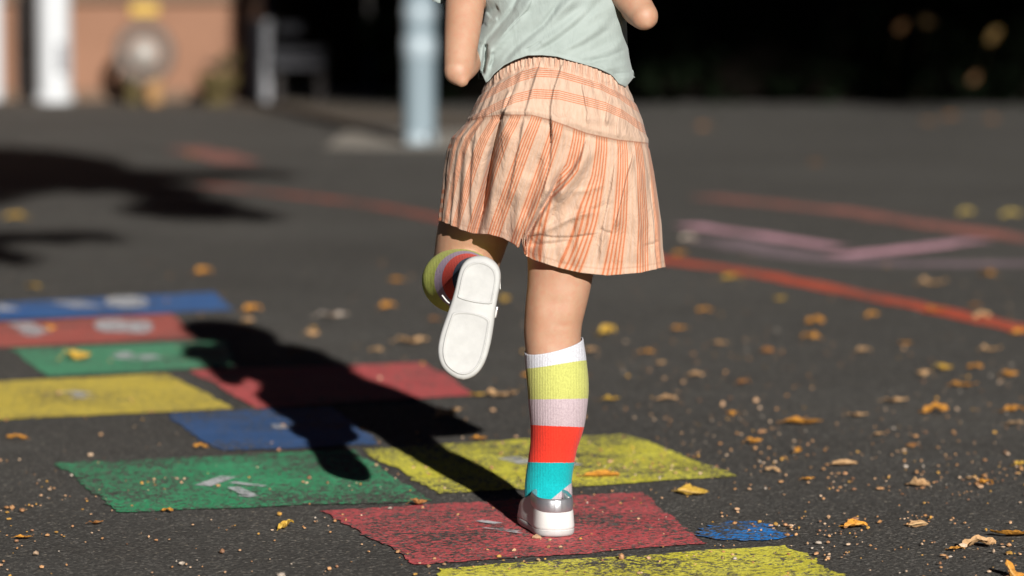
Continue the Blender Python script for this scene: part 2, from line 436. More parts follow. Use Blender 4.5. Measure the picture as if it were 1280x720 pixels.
SQ = [
 ('yellow', 'yellow square nearest the camera', [(548, 712), (980, 683), (1075, 733), (1110, 790), (560, 800)], 'yellow'),
 ('red', 'worn red square under the standing foot', [(398, 640), (800, 617), (886, 681), (522, 707)], 'red'),
 ('yellow2', 'yellow square behind the standing foot', [(453, 563), (782, 543), (922, 597), (548, 619)], 'yellow'),
 ('green', 'worn green square with a white chalk patch', [(68, 580), (442, 564), (540, 627), (150, 642)], 'green'),
 ('blue', 'dull blue square half under the girl shadow', [(205, 518), (412, 510), (476, 557), (276, 565)], 'blue'),
 ('red2', 'crimson square crossed by the girl shadow', [(238, 464), (532, 454), (592, 495), (322, 512)], 'pink_red'),
 ('yellow3', 'ochre yellow square at the left edge', [(-90, 482), (208, 468), (292, 512), (-60, 529)], 'yellow_far'),
 ('green2', 'pale green square on the far left', [(14, 437), (282, 427), (292, 459), (60, 471)], 'green_far'),
 ('red3', 'red square paled for haze, second from the far end', [(-60, 408), (214, 393), (242, 424), (-50, 438)], 'red_far'),
 ('blue2', 'bright blue square at the far end', [(-60, 383), (266, 366), (294, 388), (-60, 404)], 'blue_far'),
]
sq = {}
for k, (key, lab, px, mat) in enumerate(SQ):
    o = sheet('painted_square', [G(*p) for p in px], .002, M[mat], hop, .011, .013 if k < 5 else .008, k * 3.7)
    o['label'] = lab; sq[key] = o
def chalk_stroke(parent, pts, wpx, seed=0):
    """painted stroke: pixel polyline, width in metres, on top of its square"""
    w = [G(*p) for p in pts]; L, Rr = [], []
    for i, p in enumerate(w):
        a, b = w[max(0, i - 1)], w[min(len(w) - 1, i + 1)]; d = (b - a).normalized(); n = Vector((-d.y, d.x, 0)) * wpx / 2
        L.append(p + n); Rr.append(p - n)
    return [L, Rr]
def chalk_mark(parent, strokes, name='chalk_mark', z=.004):
    bm = bmesh.new()
    for pts, wm in strokes:
        L, Rr = chalk_stroke(parent, pts, wm)
        for k in range(len(L) - 1):
            bm.faces.new([bm.verts.new((p.x, p.y, z + .00002 * k)) for p in (L[k], L[k + 1], Rr[k + 1], Rr[k])])
    bmesh.ops.recalc_face_normals(bm, faces=bm.faces[:])
    for f in bm.faces:
        if f.normal.z < 0: f.normal_flip()
    o = link(name, bm_mesh(name, bm), M['chalk'], parent, smooth=False)
    return o
def ell(cx, cy, rx, ry, n=18): return [(cx + rx * math.cos(2 * math.pi * k / n), cy + ry * math.sin(2 * math.pi * k / n)) for k in range(n + 1)]
chalk_mark(sq['blue2'], [(ell(158, 379, 17, 6), .035), ([(80, 379), (113, 386)], .06), ([(-14, 383), (10, 390)], .06), ([(146, 374), (172, 386)], .05)])
chalk_mark(sq['red3'], [(ell(138, 409, 9, 7), .035), (ell(172, 411, 8, 7), .035), ([(140, 416), (172, 417)], .02), ([(24, 406), (50, 418)], .05), ([(30, 416), (46, 422)], .03)])
chalk_mark(sq['green2'], [([(146, 447), (160, 450)], .03), ([(150, 443), (162, 447)], .03), ([(178, 446), (192, 451)], .04), ([(160, 451), (186, 452)], .012)])
chalk_mark(sq['yellow3'], [([(82, 492), (110, 495)], .03), ([(92, 498), (112, 500)], .03)])
chalk_mark(sq['green'], [([(259, 604), (280, 605)], .10), ([(290, 606), (330, 611)], .015), ([(292, 612), (312, 622)], .02), ([(300, 622), (318, 624)], .02)])
chalk_mark(sq['yellow2'], [([(634, 575), (664, 582)], .04), ([(690, 580), (716, 585)], .04)])
chalk_mark(sq['red'], [([(598, 654), (624, 658)], .016), ([(622, 664), (648, 668)], .014), ([(604, 663), (652, 670)], .006)])
chalk_mark(sq['blue'], [([(345, 533), (352, 538)], .02)])

blob = sheet('paint_patch', [G(930 + 57 * math.cos(a) * (1 + .1 * math.sin(3 * a)), 666 + 11.5 * math.sin(a)) for a in np.linspace(0, 2 * math.pi, 26)[:-1]], .0022, M['azure'], None, .007, .028, 5)
tag(blob, 'small bright blue patch of spray paint beside the red square', 'paint mark')
def court_line(px, wid, mat, label, z=.002, seed=0):
    pts = catmull([[*G(*p)[:2]] for p in px], 8); w = wid if hasattr(wid, '__len__') else [wid, wid]
    n = len(pts); L, Rr = [], []
    for i in range(n):
        d = pts[min(n - 1, i + 1)] - pts[max(0, i - 1)]; d /= np.linalg.norm(d); nn = np.array([-d[1], d[0]]); ww = w[0] + (w[-1] - w[0]) * i / (n - 1)
        L.append(pts[i] + nn * ww / 2); Rr.append(pts[i] - nn * ww / 2)
    poly = [Vector((p[0], p[1], 0)) for p in L] + [Vector((p[0], p[1], 0)) for p in Rr[::-1]]
    o = sheet('court_line', poly, z, mat, None, .03, .012, seed); tag(o, label, 'painted line', 'painted court lines'); return o
court_line([(256, 231), (300, 237), (350, 243), (460, 256), (552, 274)], .085, M['line_worn'], 'worn red court line on the left running up to the girl', .002, 12)
court_line([(556, 275), (690, 302), (830, 326), (930, 340), (1050, 364), (1160, 386), (1300, 417)], .085, M['line_red'], 'bright red court line running from behind the girl to the right edge', .002, 1)
court_line([(880, 246), (935, 252), (1050, 264), (1160, 281), (1300, 302)], .13, M['line_faded'], 'faded red court line farthest back on the right', .002, 2)
court_line([(856, 282), (940, 294), (1046, 310)], .085, M['line_pink'], 'pale pink line slanting down to meet the other pink line', .0028, 3)
court_line([(1044, 322), (1130, 313), (1222, 301)], .10, M['line_pink'], 'pink line rising to the right toward the faded red line', .0034, 4)
court_line([(890, 300), (1000, 320), (1120, 330), (1300, 330)], .16, M['line_mauve'], 'broad mauve smudge of a line under the two pink lines', .0016, 6)

court_line([(226, 186), (262, 192), (300, 204)], .16, M['line_faded'], 'short faint red smear beyond the tree shadow on the left', .002, 8)
# ------------------------------------------------------------------ the girl
girl = empty('person', (0.03, 5.07, 0))
tag(girl, 'girl seen from behind hopping on one leg in striped shorts and knee socks', 'person')
YL = 5.08                                          # distance of the standing leg's axis
def leg_rows(rows, grow=0):
    out = []
    for py, xl, xr, yc, b in rows:
        c = V((xl + xr) / 2, py, yc); out.append((*c, (xr - xl) / 2 * yc / FPX + grow, b + grow))
    return out
STAND = [(190, 655, 765, 5.075, .058), (250, 657, 760, 5.075, .056), (300, 657, 750, 5.075, .052), (335, 659, 743, 5.075, .047), (360, 658.5, 738, 5.073, .043), (385, 656, 732, 5.07, .040),
         (400, 655, 728.5, 5.07, .0385), (415, 654.5, 727, 5.072, .038), (432, 656, 727, 5.074, .0385), (455, 660, 730, 5.076, .041), (482, 662.5, 732.5, 5.075, .0425),
         (505, 664, 731, 5.078, .041), (530, 666, 727, 5.083, .037), (555, 666, 719, 5.088, .032), (580, 663, 714, 5.092, .028), (600, 660, 711.5, 5.094, .0265), (618, 659, 712, 5.093, .028), (634, 660, 711, 5.092, .027), (645, 664, 707, 5.094, .023)]
# raised leg: thigh down and forward, shank back towards the camera
KN = V(572, 350, 5.155); AN = V(597, 347, 4.935)
RAISED_THIGH = [(*V(622, 195, 5.09), .046, .050), (*V(606, 240, 5.12), .050, .051), (*V(592, 290, 5.14), .049, .049), (*V(583, 325, 5.155), .045, .046), (*V(575, 345, 5.16), .042, .042)]
SH = [(0.0, 572, 351, 40, 38), (.18, 575, 351, 45.5, 39), (.36, 579, 350.5, 38, 36), (.52, 583, 350, 31, 32), (.70, 588, 349, 25.5, 27), (.86, 593, 348, 22.5, 24), (1.0, 598, 347, 22, 23)]
def shank(grow):
    out = []
    for t, cx, cy, a, b in SH:
        y = 5.155 + (4.93 - 5.155) * t; c = V(cx, cy, y); out.append((*c, a * y / FPX + grow, b * y / FPX + grow))
    return out
grids = [tube(leg_rows(STAND), n=28)]
grids.append(tube(RAISED_THIGH, n=26)); grids.append(tube(shank(-.002), n=26))
# feet inside the shoes (kept slim)
AK = V(686, 640, 5.092)
grids.append(tube([(AK.x + .002, AK.y + .005, .034, .020, .022), (AK.x - .002, AK.y + .035, .028, .018, .014), (AK.x - .010, AK.y + .075, .021, .017, .008)], n=16))
grids.append(tube([(*V(597, 350, 4.92), .020, .022), (*V(590, 390, 4.905), .019, .016), (*V(580, 440, 4.895), .018, .010)], n=16))
# trunk, neck, head
PEL = [(.025, 5.075, .44, .06, .05), (.036, 5.082, .50, .088, .070), (.044, 5.080, .56, .080, .066), (.048, 5.078, .62, .072, .058), (.046, 5.078, .68, .076, .058), (.036, 5.085, .735, .088, .062), (.026, 5.10, .775, .072, .05), (.022, 5.115, .80, .042, .036)]
grids.append(tube(PEL, n=32))
HC = Vector((.022, 5.185, .825))
grids.append(tube([(.022, 5.105, .785, .034, .034), (.022, 5.135, .805, .031, .033), (.022, 5.165, .82, .034, .036)], n=18))
grids.append(tube([(HC.x, HC.y - .085, HC.z + .022, .010, .010), (HC.x, HC.y - .072, HC.z + .02, .050, .046), (HC.x, HC.y - .03, HC.z + .01, .074, .072), (HC.x, HC.y + .01, HC.z + .0, .077, .078), (HC.x, HC.y + .045, HC.z - .012, .068, .070), (HC.x, HC.y + .072, HC.z - .024, .050, .055), (HC.x, HC.y + .086, HC.z - .03, .026, .034)], n=26))
FD = Vector((0, .92, -.38)).normalized(); UD = Vector((0, .38, .92)).normalized()      # face looks forward and down
def fpt(u, v, w): return HC + Vector((1, 0, 0)) * u + UD * v + FD * w
grids.append(tube([(*fpt(0, .010, .078), .007, .007), (*fpt(0, -.006, .094), .009, .009), (*fpt(0, -.015, .096), .010, .008)], n=12))     # nose
for s in (-1, 1):
    grids.append(tube([(*fpt(s * .074, .012, -.012), .012, .006), (*fpt(s * .080, -.004, -.010), .013, .007), (*fpt(s * .076, -.022, -.004), .007, .005)], ref=(0, 1, 0), n=12))   # ears
    grids.append(tube([(*fpt(s * .034, -.022, .066), .016, .016), (*fpt(s * .036, -.03, .066), .014, .014)], n=12))   # cheeks
# arms
def arm(sh, el, wr, re=.0215, kn_=(0, 0, 0)):
    sh, el, wr = map(Vector, (sh, el, wr)); kn_ = Vector(kn_)
    up, lo = el - sh, wr - el
    u, l = up.normalized(), lo.normalized()
    A1 = tube([(*(sh - up * .05), .030, .030), (*(sh + up * .35), .0270, .0270), (*(sh + up * .68), .0240, .0240), (*(el - u * .008), re, re)], ref=(.3, .2, 1), n=20, per=6)
    A2 = tube([(*(el - l * .002), re * .97, re * .97), (*(el + lo * .25), .0215, .0215), (*(el + lo * .6), .0185, .0185), (*wr, .0135, .0135)], ref=(.3, .2, 1), n=20, per=6)
    q = el + (u - l).normalized() * .004
    A3 = tube([(*(q - u * .030), re * .9, re * .9), (*(q - u * .006 + kn_), re * .72, re * .72), (*(q + u * .007 + kn_ * 1.4), re * .50, re * .50)], ref=(.3, .2, 1), n=18, per=4)
    return [A1, A2, A3]
def hand(wr, d, palm, s=1):
    """palm, four curled fingers and a thumb, about 11 cm long"""
    d = Vector(d).normalized(); palm = Vector(palm); palm = (palm - d * palm.dot(d)).normalized(); side = d.cross(palm).normalized() * s
    g = [tube([(*(wr - d * .006), .013, .010), (*(wr + d * .012), .019, .010), (*(wr + d * .036), .023, .0095), (*(wr + d * .050), .021, .008)], ref=tuple(side), n=16)]
    for off, ln, cu in ((-.0165, .030, .9), (-.006, .037, .75), (.0050, .039, .7), (.0155, .034, .6)):
        p = wr + d * .046 + side * off; pts = []; a = 0
        for k, f in enumerate((0, .4, .33, .27)):
            a += 0 if k == 0 else cu * (.6 if k == 1 else .8)
            dd = d * math.cos(a) + palm * math.sin(a); p = p + dd * ln * f
            pts.append((*p, .0054 - .0006 * k, .0052 - .0006 * k))
        g.append(tube(pts, ref=tuple(side), n=10, per=4))
    p = wr + d * .012 + side * .017; pts = [(*p, .0075, .0075)]
    for f, dd in ((.016, side * .8 + d * .6 + palm * .3), (.014, side * .45 + d * .85 + palm * .5), (.011, side * .1 + d * .9 + palm * .6)):
        p = p + dd.normalized() * f; pts.append((*p, .0062, .006))
    g.append(tube(pts, ref=tuple(palm), n=10, per=4)); return g
LS, LE = Vector((-.056, 5.085, .762)), V(573, 88, 4.985)
RS, RE = Vector((.112, 5.085, .772)), V(805, 20, 5.0)
LW, RW = Vector((-.035, 5.155, .655)), Vector((.135, 5.15, .725))
grids += arm(LS, LE, LW, .0205, (.004, -.002, -.003)) + arm(RS, RE, RW, .0195, (-.001, -.001, -.001))
grids += hand(LW, (LW - LE).normalized() + Vector((.3, .2, .1)), (.8, -.2, 0), -1)
grids += hand(RW, (RW - RE).normalized() + Vector((-.3, .2, .1)), (-.8, -.2, 0), 1)
tmp = link('body', join_grids('body_src', grids), M['skin'])
rm = tmp.modifiers.new('r', 'REMESH'); rm.mode = 'VOXEL'; rm.voxel_size = .0032; rm.use_smooth_shade = True
sm = tmp.modifiers.new('s', 'SMOOTH'); sm.factor = .5; sm.iterations = 10
bme = evaluated(tmp); bme.name = 'body'; bpy.data.objects.remove(tmp)
# back-of-knee hollow, tendons and a little softness on the standing leg
co = np.empty(len(bme.vertices) * 3); bme.vertices.foreach_get('co', co); co = co.reshape(-1, 3)
def proj(P):
    X, Yv, Z = P[:, 0], P[:, 1], P[:, 2] - CAM_H
    f = Yv * CP - Z * SP; u = Yv * SP + Z * CP
    return 640 + FPX * X / f, 360 - FPX * u / f
px, py = proj(co)
msk = (co[:, 1] < 5.075) & (co[:, 1] > 5.0) & (py > 330)
kd = folds(px, py, [('r', [(674, 350), (671, 395), (669, 440)], 8, 1.3), ('r', [(720, 350), (716, 395), (714, 440)], 8, 1.1), ('r', [(696, 366), (694, 405), (692, 455)], 15, -2.2), ('r', [(686, 405), (704, 408), (724, 404)], 2.5, -.5)])
co[:, 1] -= np.where(msk, kd, 0); bme.vertices.foreach_set('co', co.ravel())
body = link('body', bme, None, girl)
if not bme.materials: bme.materials.append(M['skin'])
# face and hair
for s in (-1, 1):
    e = fpt(s * .030, .008, .062)
    bm = ico_sphere(.0125, 2); bmesh.ops.translate(bm, vec=e, verts=bm.verts); eo = link('eye', bm_mesh('eye', bm), M['eye'], body)
    bm = ico_sphere(.0065, 2); bmesh.ops.translate(bm, vec=e + FD * .0078, verts=bm.verts); link('iris', bm_mesh('iris', bm), M['iris'], eo)
    bm = bmesh.new(); add_box(bm, (0, 0, 0), (.026, .005, .004), None, .0015); bmesh.ops.translate(bm, vec=fpt(s * .03, .028, .074), verts=bm.verts); link('eyebrow', bm_mesh('eyebrow', bm), M['hair'], body)
bm = ico_sphere(1, 3); bmesh.ops.scale(bm, vec=(.018, .006, .005), verts=bm.verts); bmesh.ops.translate(bm, vec=fpt(0, -.040, .078), verts=bm.verts); link('mouth', bm_mesh('mouth', bm), M['lips'], body)
hv = []
bm = ico_sphere(1, 5)
for v in bm.verts:
    p = v.co.copy(); loc = fpt(p.x * .086, p.y * .092 + .008, p.z * .096 - .008)
    q = p.x * .9; loc += Vector((p.x, p.z, p.y)) * .0
    face = (p.z > .35) and (p.y < .62)
    strand = .0035 * math.sin(math.atan2(p.x, p.y) * 40 + 3 * p.z) + noise.noise(p * 5) * .006
    if face: loc = HC + (loc - HC) * .80
    elif p.y < -.62: loc = HC + (loc - HC) * .82
    else: loc = loc + (loc - HC).normalized() * strand
    v.co = loc
link('hair', bm_mesh('hair', bm), M['hair'], girl)

# ---- socks
rows = [r for r in STAND if 430 <= r[0] <= 640]
rows = [(432, 658.5, 726, 5.074, .039)] + [r for r in rows if r[0] > 440]
P = tube(leg_rows(rows, .0022), n=128, per=14, dome=False)
pxs, pys = proj(P.reshape(-1, 3))
s_ = np.clip((pxs - 660) / 70, -.3, 1.3)
shift = np.interp(pys, [430, 455, 498, 532, 577, 625], [-9, -10, -1, 3, 0, 0])
tilt = pys - shift * (s_ - .5)
# the first ring follows the tilted cuff
ringtop = np.arange(len(P)) [:, None] * np.ones(P.shape[1])
zt = P[..., 2].copy(); cuff = ((pxs.reshape(P.shape[:2]) - 692) / 36)
lift = np.clip(1 - np.arange(len(P)) / 14, 0, 1)[:, None] * cuff * 4.5 / 950
P[..., 2] += lift
me = grid_mesh('sock', P, True); 
vb = (tilt - 400) / 260
fattr(me, 'heel', np.where(P.reshape(-1, 3)[:, 1] < 5.115, np.clip((pys - (628 - (pxs - 684) * .85)) / 10, -1, 1), -1))
# heel of the sock is lilac on the outer side
fattr(me, 'band', vb)
def bnd(py): return (py - 400) / 260
M['sock'] = mat_sock('striped_sock_knit', [(0, (.52, .52, .56)), (bnd(455), (.42, .425, .12)), (bnd(498), (.43, .345, .37)), (bnd(531.5), (.66, .036, .018)), (bnd(577), (.003, .33, .35)), (bnd(640), (.40, .34, .36))])
so = link('sock', me, M['sock'], girl); so['label'] = 'knee sock on the standing leg with white, lime, lilac, red and teal bands'
sd_ = so.modifiers.new('thick', 'SOLIDIFY'); sd_.thickness = .0016; sd_.offset = 1
# cuff edge roll
P2 = P[:3].copy(); c0 = P2.mean(axis=1, keepdims=True)
P = tube(shank(.0006), n=64, per=10, dome=False)
me = grid_mesh('sock', P, True); tt = np.repeat(np.linspace(0, 1, len(P)), P.shape[1]); ang = np.tile(np.linspace(0, 2 * np.pi, P.shape[1], endpoint=False), len(P))
fattr(me, 'band', tt); fattr(me, 'heel', tt * 0 - 1)
M['sock_up'] = mat_sock('striped_sock_knit_raised', [(0, (.52, .52, .56)), (.06, (.50, .54, .11)), (.38, (.42, .31, .41)), (.53, (.72, .055, .028)), (.76, (.02, .05, .10)), (.95, (.005, .36, .38))], 1.0)  # same knit as the standing sock, lime colour lightened to offset shade here
so2 = link('sock', me, M['sock_up'], girl); so2['label'] = 'knee sock on the raised leg, its lime, lilac and red bands seen end on'
sd_ = so2.modifiers.new('thick', 'SOLIDIFY'); sd_.thickness = .0016; sd_.offset = 1

# ---- shoes: built lying flat (x across, y heel to toe, z up), then placed
SL = .158
SV = [0, .02, .06, .12, .2, .3, .4, .5, .6, .7, .8, .88, .94, .98, 1.0]
SLft = [.004, .013, .0208, .0252, .0268, .0272, .0284, .0305, .0332, .0350, .0345, .0305, .0235, .0135, .004]
SRgt = [.004, .013, .0208, .0252, .0268, .0268, .0270, .0280, .0288, .0288, .0274, .0240, .0185, .0112, .004]
_d = catmull([(a, b, c_) for a, b, c_ in zip(SV, SLft, SRgt)], 14); SV, SLft, SRgt = _d[:, 0], _d[:, 1], _d[:, 2]
def outline(inset=0, v0=0, v1=1, n=64):
    """closed sole outline, optionally only heel..v1 with a rounded front"""
    v = np.linspace(0, 1, n); v = .5 - .5 * np.cos(v * np.pi)
    vv = v0 + (v1 - v0) * v
    if v1 >= .999: l, r = np.interp(vv, SV, SLft), np.interp(vv, SV, SRgt)
    else:
        l, r = np.interp(vv, SV, SLft), np.interp(vv, SV, SRgt)
        k = np.clip((v1 - vv) / .22, 0, 1); rd = np.sqrt(np.clip(1 - (1 - k) ** 2, 0, 1)); l = l * rd; r = r * rd
    if v0 > 0:
        k = np.clip((vv - v0) / .05, 0, 1); rd = np.sqrt(np.clip(1 - (1 - k) ** 2, 0, 1)); l = l * rd; r = r * rd
    pts = np.concatenate([np.stack([-l, vv * SL], 1), np.stack([r, vv * SL], 1)[::-1]])
    if inset:
        c = pts.mean(axis=0); d = pts - c; dist = np.linalg.norm(d, axis=1)[:, None]; pts = c + d * (1 - inset / np.maximum(dist, .01))
    return pts
def ring3(pts, z): return np.c_[pts, np.full(len(pts), z)]
def make_shoe(place, flip, full=True):
    """returns the shoe part object with its sub-parts; place maps local to world"""
    def T(P):
        P = np.asarray(P, float).reshape(-1, 3).copy()
        if flip: P[:, 0] *= -1
        return P
    def w(me):
        c = np.empty(len(me.vertices) * 3); me.vertices.foreach_get('co', c)
        c = T(c.reshape(-1, 3)); h = np.c_[c, np.ones(len(c))] @ np.array(place).T
        me.vertices.foreach_set('co', h[:, :3].ravel()); me.update()
        bm = bmesh.new(); bm.from_mesh(me); bmesh.ops.recalc_face_normals(bm, faces=bm.faces[:]); bm.to_mesh(me); bm.free(); return me
    # upper: stacked outlines closing towards the instep
    prof = [(.008, 1.0, .000), (.013, 1.0, -.0006), (.019, .995, .0006), (.026, .97, .0018), (.033, .90, .003), (.039, .78, .0048), (.044, .66, .0058), (.0485, .57, .0060)]
    rings = []
    for z, v1, ins in prof:
        o = outline(ins + (.0015 if z < .02 else .001), 0, v1); zz = np.full(len(o), z)
        # the collar dips at the heel and rises along the sides
        if z > .04: zz = zz - .010 * np.clip(1 - o[:, 1] / (SL * .22), 0, 1) ** 1.5
        lean = .0025 * math.sin(min(1, z / .05) * math.pi) ; o = o.copy(); o[:, 1] += np.where(o[:, 1] < .03, -lean * .6 + max(0, z - .035) * .16, 0)
        rings.append(np.c_[o, zz])
    up = link('shoe', w(grid_mesh('shoe', np.array(rings), True)), M['leather'], girl)
    md = up.modifiers.new('thick', 'SOLIDIFY'); md.thickness = .002; md.offset = 0
    # vamp closing sheet, instep tongue
    # sole: rim with rounded edge
    rr = [ring3(outline(.0035), .0), ring3(outline(.0008), .0015), ring3(outline(-.0008), .004), ring3(outline(-.0010), .0075), ring3(outline(-.0002), .0105), ring3(outline(.004), .0112)]
    so = link('sole', w(grid_mesh('sole', np.array(rr), True, True)), M['rubber'], up)
    def pad(v0, v1, ins, name):
        rr = [ring3(outline(ins - .0004, v0, v1), .0006), ring3(outline(ins, v0, v1), -.0014), ring3(outline(ins + .0012, v0, v1), -.0022), ring3(outline(ins + .0024, v0, v1), -.0014), ring3(outline(ins + .0036, v0, v1), -.0012)]
        link(name, w(grid_mesh(name, np.array(rr), True, True)), M['rubber'], up)
    padh = [(.035, .375)]
    def padshape(v0, v1, ins, n=40, rt=.10, rb=.03):
        v = .5 - .5 * np.cos(np.linspace(0, np.pi, n)); vv = v0 + (v1 - v0) * v
        if v0 < .2: k = np.clip((vv - v0) / .25, 0, 1); vm = vv - v0 * (1 - k) ** 2
        else: k = np.clip((v1 - vv) / .25, 0, 1); vm = vv + (1 - v1) * (1 - k) ** 2
        l, r = np.interp(vm, SV, SLft), np.interp(vm, SV, SRgt)
        def rnd(d, rad):
            k = np.clip(d / rad, 0, 1); return np.sqrt(np.clip(1 - (1 - k) ** 2, 0, 1))
        f = rnd(v1 - vv, .02) if v0 < .2 else rnd(vv - v0, .04)
        f = np.maximum(f * (1 - ins / .030), .02); l = l * f; r = r * f
        return np.concatenate([np.stack([-l, vv * SL], 1), np.stack([r, vv * SL], 1)[::-1]])
    for v0, v1, rt, rb, nm in ((.045, .375, .12, .02, 'heel_tread'), (.46, .965, .03, .25, 'front_tread')):
        def sh(k):
            p = padshape(v0 + k / SL, v1 - k / SL, .0052 + k, rt=rt, rb=rb); return p
        rr = [ring3(sh(0), .001), ring3(sh(0), -.0010), ring3(sh(.0006), -.0018), ring3(sh(.0016), -.0018), ring3(sh(.0024), -.0006), ring3(sh(.0034), -.0004)]
        link(nm, w(grid_mesh(nm, np.array(rr), True, True)), M['rubber'], up)
    # silver collar pad round the heel
    cv = outline(.0045, 0, .52, 64); n = len(cv)
    path = np.concatenate([cv[:n // 2][::-1], cv[n // 2:][::-1]])[2:-2]; s = np.linspace(-1, 1, len(path))
    cr = []
    for p, q in zip(path, s):
        zc = .0395 + .010 * abs(q) ** 1.6; hgt = .0106 * (1 - .45 * abs(q) ** 2)
        d = np.array(p) - np.array([0, .045]); d /= np.linalg.norm(d)
        rg = [(p[0] + d[0] * (.0012 + .0026 * math.cos(a)), p[1] + d[1] * (.0012 + .0026 * math.cos(a)), zc + hgt * math.sin(a)) for a in np.linspace(0, 2 * np.pi, 14, endpoint=False)]
        cr.append(rg)
    link('collar', w(grid_mesh('collar', np.array(cr), True, True)), M['silver'], up)
    # stitched seams behind the heel counter and the strap with buckle
    def ribbon(name, pts, wd, th, mat, up_axis=(0, 0, 1)):
        Pp = tube([(*p, wd, th) for p in pts], ref=up_axis, n=12, per=5); return link(name, w(join_grids(name, [Pp])), mat, up)
    for sgn in ((-1, 1) if full else ()):
        ribbon('seam', [(sgn * .0215, .016, .034), (sgn * .0255, .024, .024), (sgn * .0285, .036, .013)], .0009, .0006, M['leather'])
    if full: ribbon('strap', [(-.030, .068, .016), (-.0275, .066, .034), (-.018, .068, .050), (0, .070, .056), (.018, .068, .050), (.0262, .066, .034), (.0285, .068, .018)], .0062, .0014, M['leather'], (0, 1, 0))
    if full:
        bm = bmesh.new(); add_box(bm, (0, 0, 0), (.003, .014, .016), None, .001)
        bmesh.ops.translate(bm, vec=(.0285, .066, .030), verts=bm.verts); link('buckle', w(bm_mesh('buckle', bm)), M['silver'], up)
        ribbon('strap_end', [(-.030, .067, .017), (-.036, .064, .019), (-.043, .058, .018)], .0009, .0006, M['leather'], (0, 1, 0))
    # stitching line around the sole rim
    P1 = outline(-.0006); sw = [np.c_[outline(-.0014), np.full(len(P1), z)] for z in (.0083, .0088, .0093)]
    link('welt', w(grid_mesh('welt', np.array(sw), True)), M['leather'], up)
    # foot-covering insole under the instep: closes the opening
    return up
# standing shoe (right foot): heel near the camera, toe turned to the left
heel = G(698, 674); yaw = R(12)
pl = Matrix.Translation((heel.x, heel.y, .0025)) @ Matrix.Rotation(yaw, 4, 'Z')
s1 = make_shoe(pl, True, False); s1['label'] = 'white shoe on the standing foot with silver heel collar'
# raised shoe (left foot): sole turned to the camera, toe down
hl, tp = V(604, 321, 4.878), V(574.5, 476.5, 4.862)
ydir = (tp - hl).normalized(); zdir = Vector((.05, 1, 0)); zdir = (zdir - ydir * zdir.dot(ydir)).normalized(); xdir = ydir.cross(zdir)
pl = Matrix((( xdir.x, ydir.x, zdir.x, hl.x), (xdir.y, ydir.y, zdir.y, hl.y), (xdir.z, ydir.z, zdir.z, hl.z), (0, 0, 0, 1)))
SLkeep = SL
s2 = make_shoe(pl, False); s2['label'] = 'white shoe on the raised foot showing its clean pale sole'

# ---- shorts
def interp(x, t): a = np.array(t, float); return np.interp(x, a[:, 0], a[:, 1])
WAIST = [(606, 112), (610, 101), (618, 93), (632, 83), (650, 73), (670, 67.5), (700, 69), (730, 77), (752, 84), (770, 95), (786, 113)]
YOKE = [(583, 152), (600, 146), (625, 143.5), (665, 144), (690, 150), (715, 158), (740, 167), (775, 175), (810, 179)]
HEMB = [(547, 276), (560, 281), (578, 288), (592, 292), (612, 293), (630, 298), (645, 306), (650, 311.5), (653, 294), (657.5, 319.5), (668, 325), (684, 330), (700, 335), (726, 341), (760, 344.5), (800, 341), (832, 334)]
XL = [(60, 610), (100, 609), (118, 600), (130, 594), (150, 585), (160, 576), (172, 565), (188, 559), (215, 555), (232, 554), (250, 552), (277, 549), (345, 546)]
XR = [(60, 778), (90, 780), (112, 786), (125, 793), (150, 803), (178, 810), (215, 817), (250, 822), (280, 826), (310, 827.5), (345, 832)]
NC, NR = 520, 210
th = np.linspace(0, 2 * np.pi, NC, endpoint=False)        # 0 right, pi/2 back (camera side), pi left, 3pi/2 front
sl = np.linspace(0, 1, NR)
# spread a few more columns on the back
XCN = .5 * (interp(200, XL) + interp(200, XR))
rowpos = np.where(sl < .34, sl / .34, 1 + (sl - .34) / .66)   # 0..1 yoke, 1..2 skirt
def span(py): return interp(py, XL), interp(py, XR)
PX = np.zeros((NR, NC)); PY = np.zeros((NR, NC))
c = np.cos(th)
def curve(tab, cc):
    lo, hi = tab[0][0], tab[-1][0]; return interp(lo + (hi - lo) * (cc + 1) / 2, tab)
top, yok, hem = curve(WAIST, c), curve(YOKE, c), curve(HEMB, c)
front = np.clip(-np.sin(th), 0, 1)
top = top - 7 + front * 38; yok = yok + front * 16; hem = hem - front * 10
hem = np.where(np.sin(th) < 0, curve([(547, 276), (690, 310), (832, 334)], c) - front * 6, hem)
for i, r in enumerate(rowpos):
    PY[i] = top + (yok - top) * r if r <= 1 else yok + (hem - yok) * (r - 1)
l_, r_ = span(PY); PX = (l_ + r_) / 2 + (r_ - l_) / 2 * c[None]
t01 = np.clip((PY - 70) / 260, 0, 1)
Bdep = np.interp(t01, [0, .12, .3, .6, 1], [.078, .094, .104, .092, .066])
sgn = np.sin(th)[None]
Bdep = Bdep + (np.sin(th) < 0)[None] * .035 * np.clip((t01 - .3) / .7, 0, 1)
Ysh = 5.075 + .04 * np.clip((t01 - .25) / .75, 0, 1) / (1 + np.exp(-(648 - PX) / 14)) - Bdep * np.sign(sgn) * np.abs(sgn) ** .8
